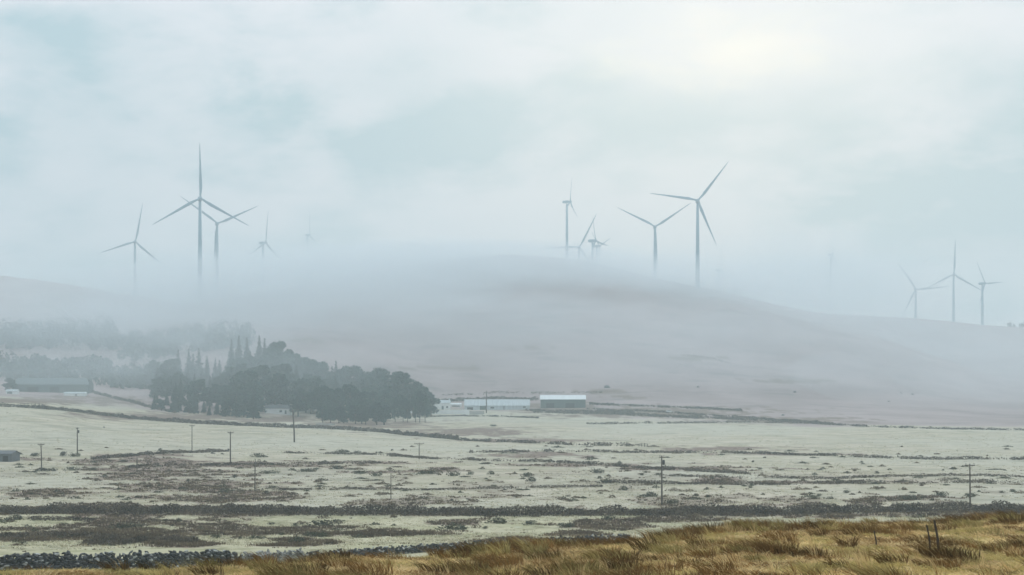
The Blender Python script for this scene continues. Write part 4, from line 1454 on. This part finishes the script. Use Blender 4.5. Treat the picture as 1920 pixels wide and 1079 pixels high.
for i, (u, row, wpx, lab) in enumerate([
        (1490, 737, 7, 'dark boulder on the hillside left of the right hand specks'), (1690, 738, 5, 'small boulder on the hillside, left of a close pair'),
        (1711, 741, 6, 'small dark boulder on the hillside, right of a close pair'), (1666, 754, 5, 'small boulder low on the right hillside'),
        (1309, 728, 6, 'boulder high on the middle of the hillside'), (1468, 780, 7, 'boulder on the dark moor edge right of the white car'),
        (1138, 729, 12, 'flat boulder on the hillside above the cattle shed'), (1140, 759, 8, 'boulder right of the cattle shed'),
        (195, 802, 5, 'pale stone alone in the big left field')]):
    boulder(u, row, wpx, lab, 60 + i, 300)


# ================================================================== small timber pieces
def stake(u, d, h, lean, label, r=0.035):
    p = at(u, d)
    m = MB()
    m.tube([(0, 0, -0.3), (lean * 0.4, 0, h * 0.45), (lean, 0.02, h)], [r, r * 0.95, r * 0.8], 7)
    o = m.build('fence_post', M['post'])
    o.location = p
    return tag(o, label, 'fence post', 'old stakes in the bank grass')


stake(1762, 30.4, 0.62, -0.10, 'taller of two thin dark stakes in the near grass at right', 0.026)
stake(1746, 30.6, 0.50, -0.08, 'shorter thin dark stake left of its taller neighbour', 0.018)
stake(1645, 31.0, 0.36, -0.06, 'single short dark stake in the near grass left of the pair', 0.016)


def rail_fence(u0, u1, row, h, label, n, dmin=300):
    a, b = G(u0, row, dmin), G(u1, row, dmin)
    root = thing('rail_fence', label, 'fence', a)
    for k in range(n):
        q = a.lerp(b, k / (n - 1)) - a
        q.z = H1(a.x + q.x, a.y + q.y) - a.z
        m = MB()
        m.tube([(q.x, q.y, -0.4 + q.z), (q.x, q.y, q.z + h * (0.9 + 0.25 * ((k * 7) % 3) / 2))], [0.11, 0.09], 6)
        m.build('post', M['post'], root)
    for z in (0.45, 0.9):
        m = MB()
        m.tube([(0, -0.13, h * z), (b.x - a.x, b.y - a.y - 0.13, b.z - a.z + h * z)], 0.06, 5)
        m.build('rail', M['post'], root)


rail_fence(38, 80, 763, 1.4, 'dark rail fence in the hedge gap below the left farm', 7)
rail_fence(1198, 1214, 838, 1.0, 'short field gate fence at the end of the thin dark hedge', 4)

# ================================================================== haze and fog
ZB, ZT, XR = -32.0, 285.0, 3800.0
hz = MB()
hz.add([(-XR, -XR, ZB), (XR, -XR, ZB), (XR, XR, ZB), (-XR, XR, ZB), (-XR, -XR, ZT), (XR, -XR, ZT), (XR, XR, ZT), (-XR, XR, ZT)],
       [(0, 3, 2, 1), (4, 5, 6, 7), (0, 1, 5, 4), (1, 2, 6, 5), (2, 3, 7, 6), (3, 0, 4, 7)])
ho = hz.build('haze', mat_volume('haze_air', HAZE_COLOR, HAZE_DENSITY))
tag(ho, 'pale mist filling the whole valley', 'haze', kind='stuff')


def fog_bank(u, row, d, ru, rr, rd, tau, label, seed):
    """soft closed lump of fog: half widths ru, rr in picture units at distance d, rd in metres; tau = optical depth through its middle"""
    r = np.random.default_rng(seed)
    n, K = 18, 28
    x0, z0 = (u - U0) / F * d, (YH - row) / F * d
    a, c = ru / F * d, rr / F * d
    ph = [r.uniform(0, 6.28) for _ in range(8)]
    vs_ = []
    for i in range(1, n):
        th = math.pi * i / n
        for k in range(K):
            f = 2 * math.pi * k / K
            w_ = 1 + 0.10 * math.sin(2 * f + ph[0]) * math.sin(th) + 0.09 * math.sin(3 * f + ph[1] + 2 * th) + 0.07 * math.sin(5 * f + ph[2] - 3 * th) * math.sin(th) + 0.06 * math.sin(4 * th + ph[3])
            vs_.append((w_ * math.sin(th) * math.cos(f), w_ * math.sin(th) * math.sin(f), w_ * math.cos(th)))
    vs_ = [(0, 0, 1.03)] + vs_ + [(0, 0, -1.03)]
    fs = [(0, 1 + k, 1 + (k + 1) % K) for k in range(K)]
    for i in range(n - 2):
        for k in range(K):
            fs.append((1 + i * K + k, 1 + (i + 1) * K + k, 1 + (i + 1) * K + (k + 1) % K, 1 + i * K + (k + 1) % K))
    e = len(vs_) - 1
    fs += [(e, 1 + (n - 2) * K + (k + 1) % K, 1 + (n - 2) * K + k) for k in range(K)]
    m = MB()
    m.add(np.array(vs_) * np.array([a, rd, c]), fs)
    mv = mat_volume('fog', FOG_COLOR, tau * 0.58 / (2 * rd), 0.2)
    me = None
    for k in (1.18, 0.68):                              # a thin outer shell and a denser heart
        o = bpy.data.objects.new('fog_bank', me) if me else m.build('fog_bank', mv)
        me = o.data
        if k < 1:
            COL.objects.link(o)
        o.location = (x0, d, z0)
        o.scale = (k, k, k)
        tag(o, label, 'fog', kind='stuff')


FOG = [  # u, row, d, half widths (px, px, m), optical depth
    (420, 560, 1270, 440, 66, 110, 0.75), (520, 545, 1330, 320, 54, 90, 0.8), (300, 575, 1230, 360, 50, 90, 0.4),
    (740, 518, 1380, 400, 58, 100, 1.0), (950, 515, 1450, 330, 46, 120, 1.0), (680, 545, 1250, 360, 70, 80, 0.5),
    (1260, 540, 1420, 280, 40, 90, 0.8), (1130, 522, 1500, 280, 38, 100, 0.6), (1400, 565, 1500, 260, 50, 130, 0.5),
    (1560, 560, 1900, 190, 70, 120, 0.9), (1500, 520, 2000, 240, 80, 120, 0.5), (560, 500, 2000, 260, 44, 200, 0.4),
    (1780, 645, 1650, 300, 50, 140, 0.5), (200, 640, 1010, 300, 60, 50, 0.3), (430, 690, 880, 230, 70, 34, 0.24), (660, 720, 905, 190, 60, 22, 0.15), (200, 615, 1090, 330, 60, 40, 0.35),
    (1180, 814, 800, 420, 24, 90, 0.3), (1480, 620, 1300, 330, 60, 110, 0.4), (1150, 620, 1200, 380, 66, 90, 0.35), (1300, 690, 1080, 480, 70, 70, 0.25),
    (330, 690, 780, 260, 80, 30, 0.08), (1900, 700, 1060, 380, 80, 80, 0.4), (120, 545, 1500, 300, 70, 120, 0.3), (600, 600, 1050, 380, 60, 60, 0.4),
    (80, 725, 760, 200, 50, 30, 0.12),
    (610, 500, 1420, 130, 34, 60, 0.5), (770, 482, 1470, 110, 30, 60, 0.5), (880, 474, 1500, 120, 24, 60, 0.55), (1010, 478, 1520, 110, 22, 60, 0.5),
    (930, 520, 1380, 150, 26, 50, 0.35), (1110, 496, 1520, 90, 20, 60, 0.5), (1190, 512, 1510, 80, 20, 50, 0.45), (1330, 545, 1480, 100, 22, 60, 0.45),
    (820, 560, 1250, 170, 26, 50, 0.3), (1060, 575, 1250, 160, 24, 50, 0.25), (480, 590, 1150, 120, 28, 50, 0.3), (1050, 650, 1110, 560, 80, 70, 0.2), (1520, 610, 1480, 160, 34, 80, 0.4), (1680, 625, 1900, 160, 24, 80, 0.35), (120, 690, 930, 220, 30, 30, 0.4), (150, 610, 1060, 260, 40, 40, 0.35),
]
for i, f in enumerate(FOG):
    fog_bank(*f, 'drifting bank of pale fog over the hills', 500 + i)
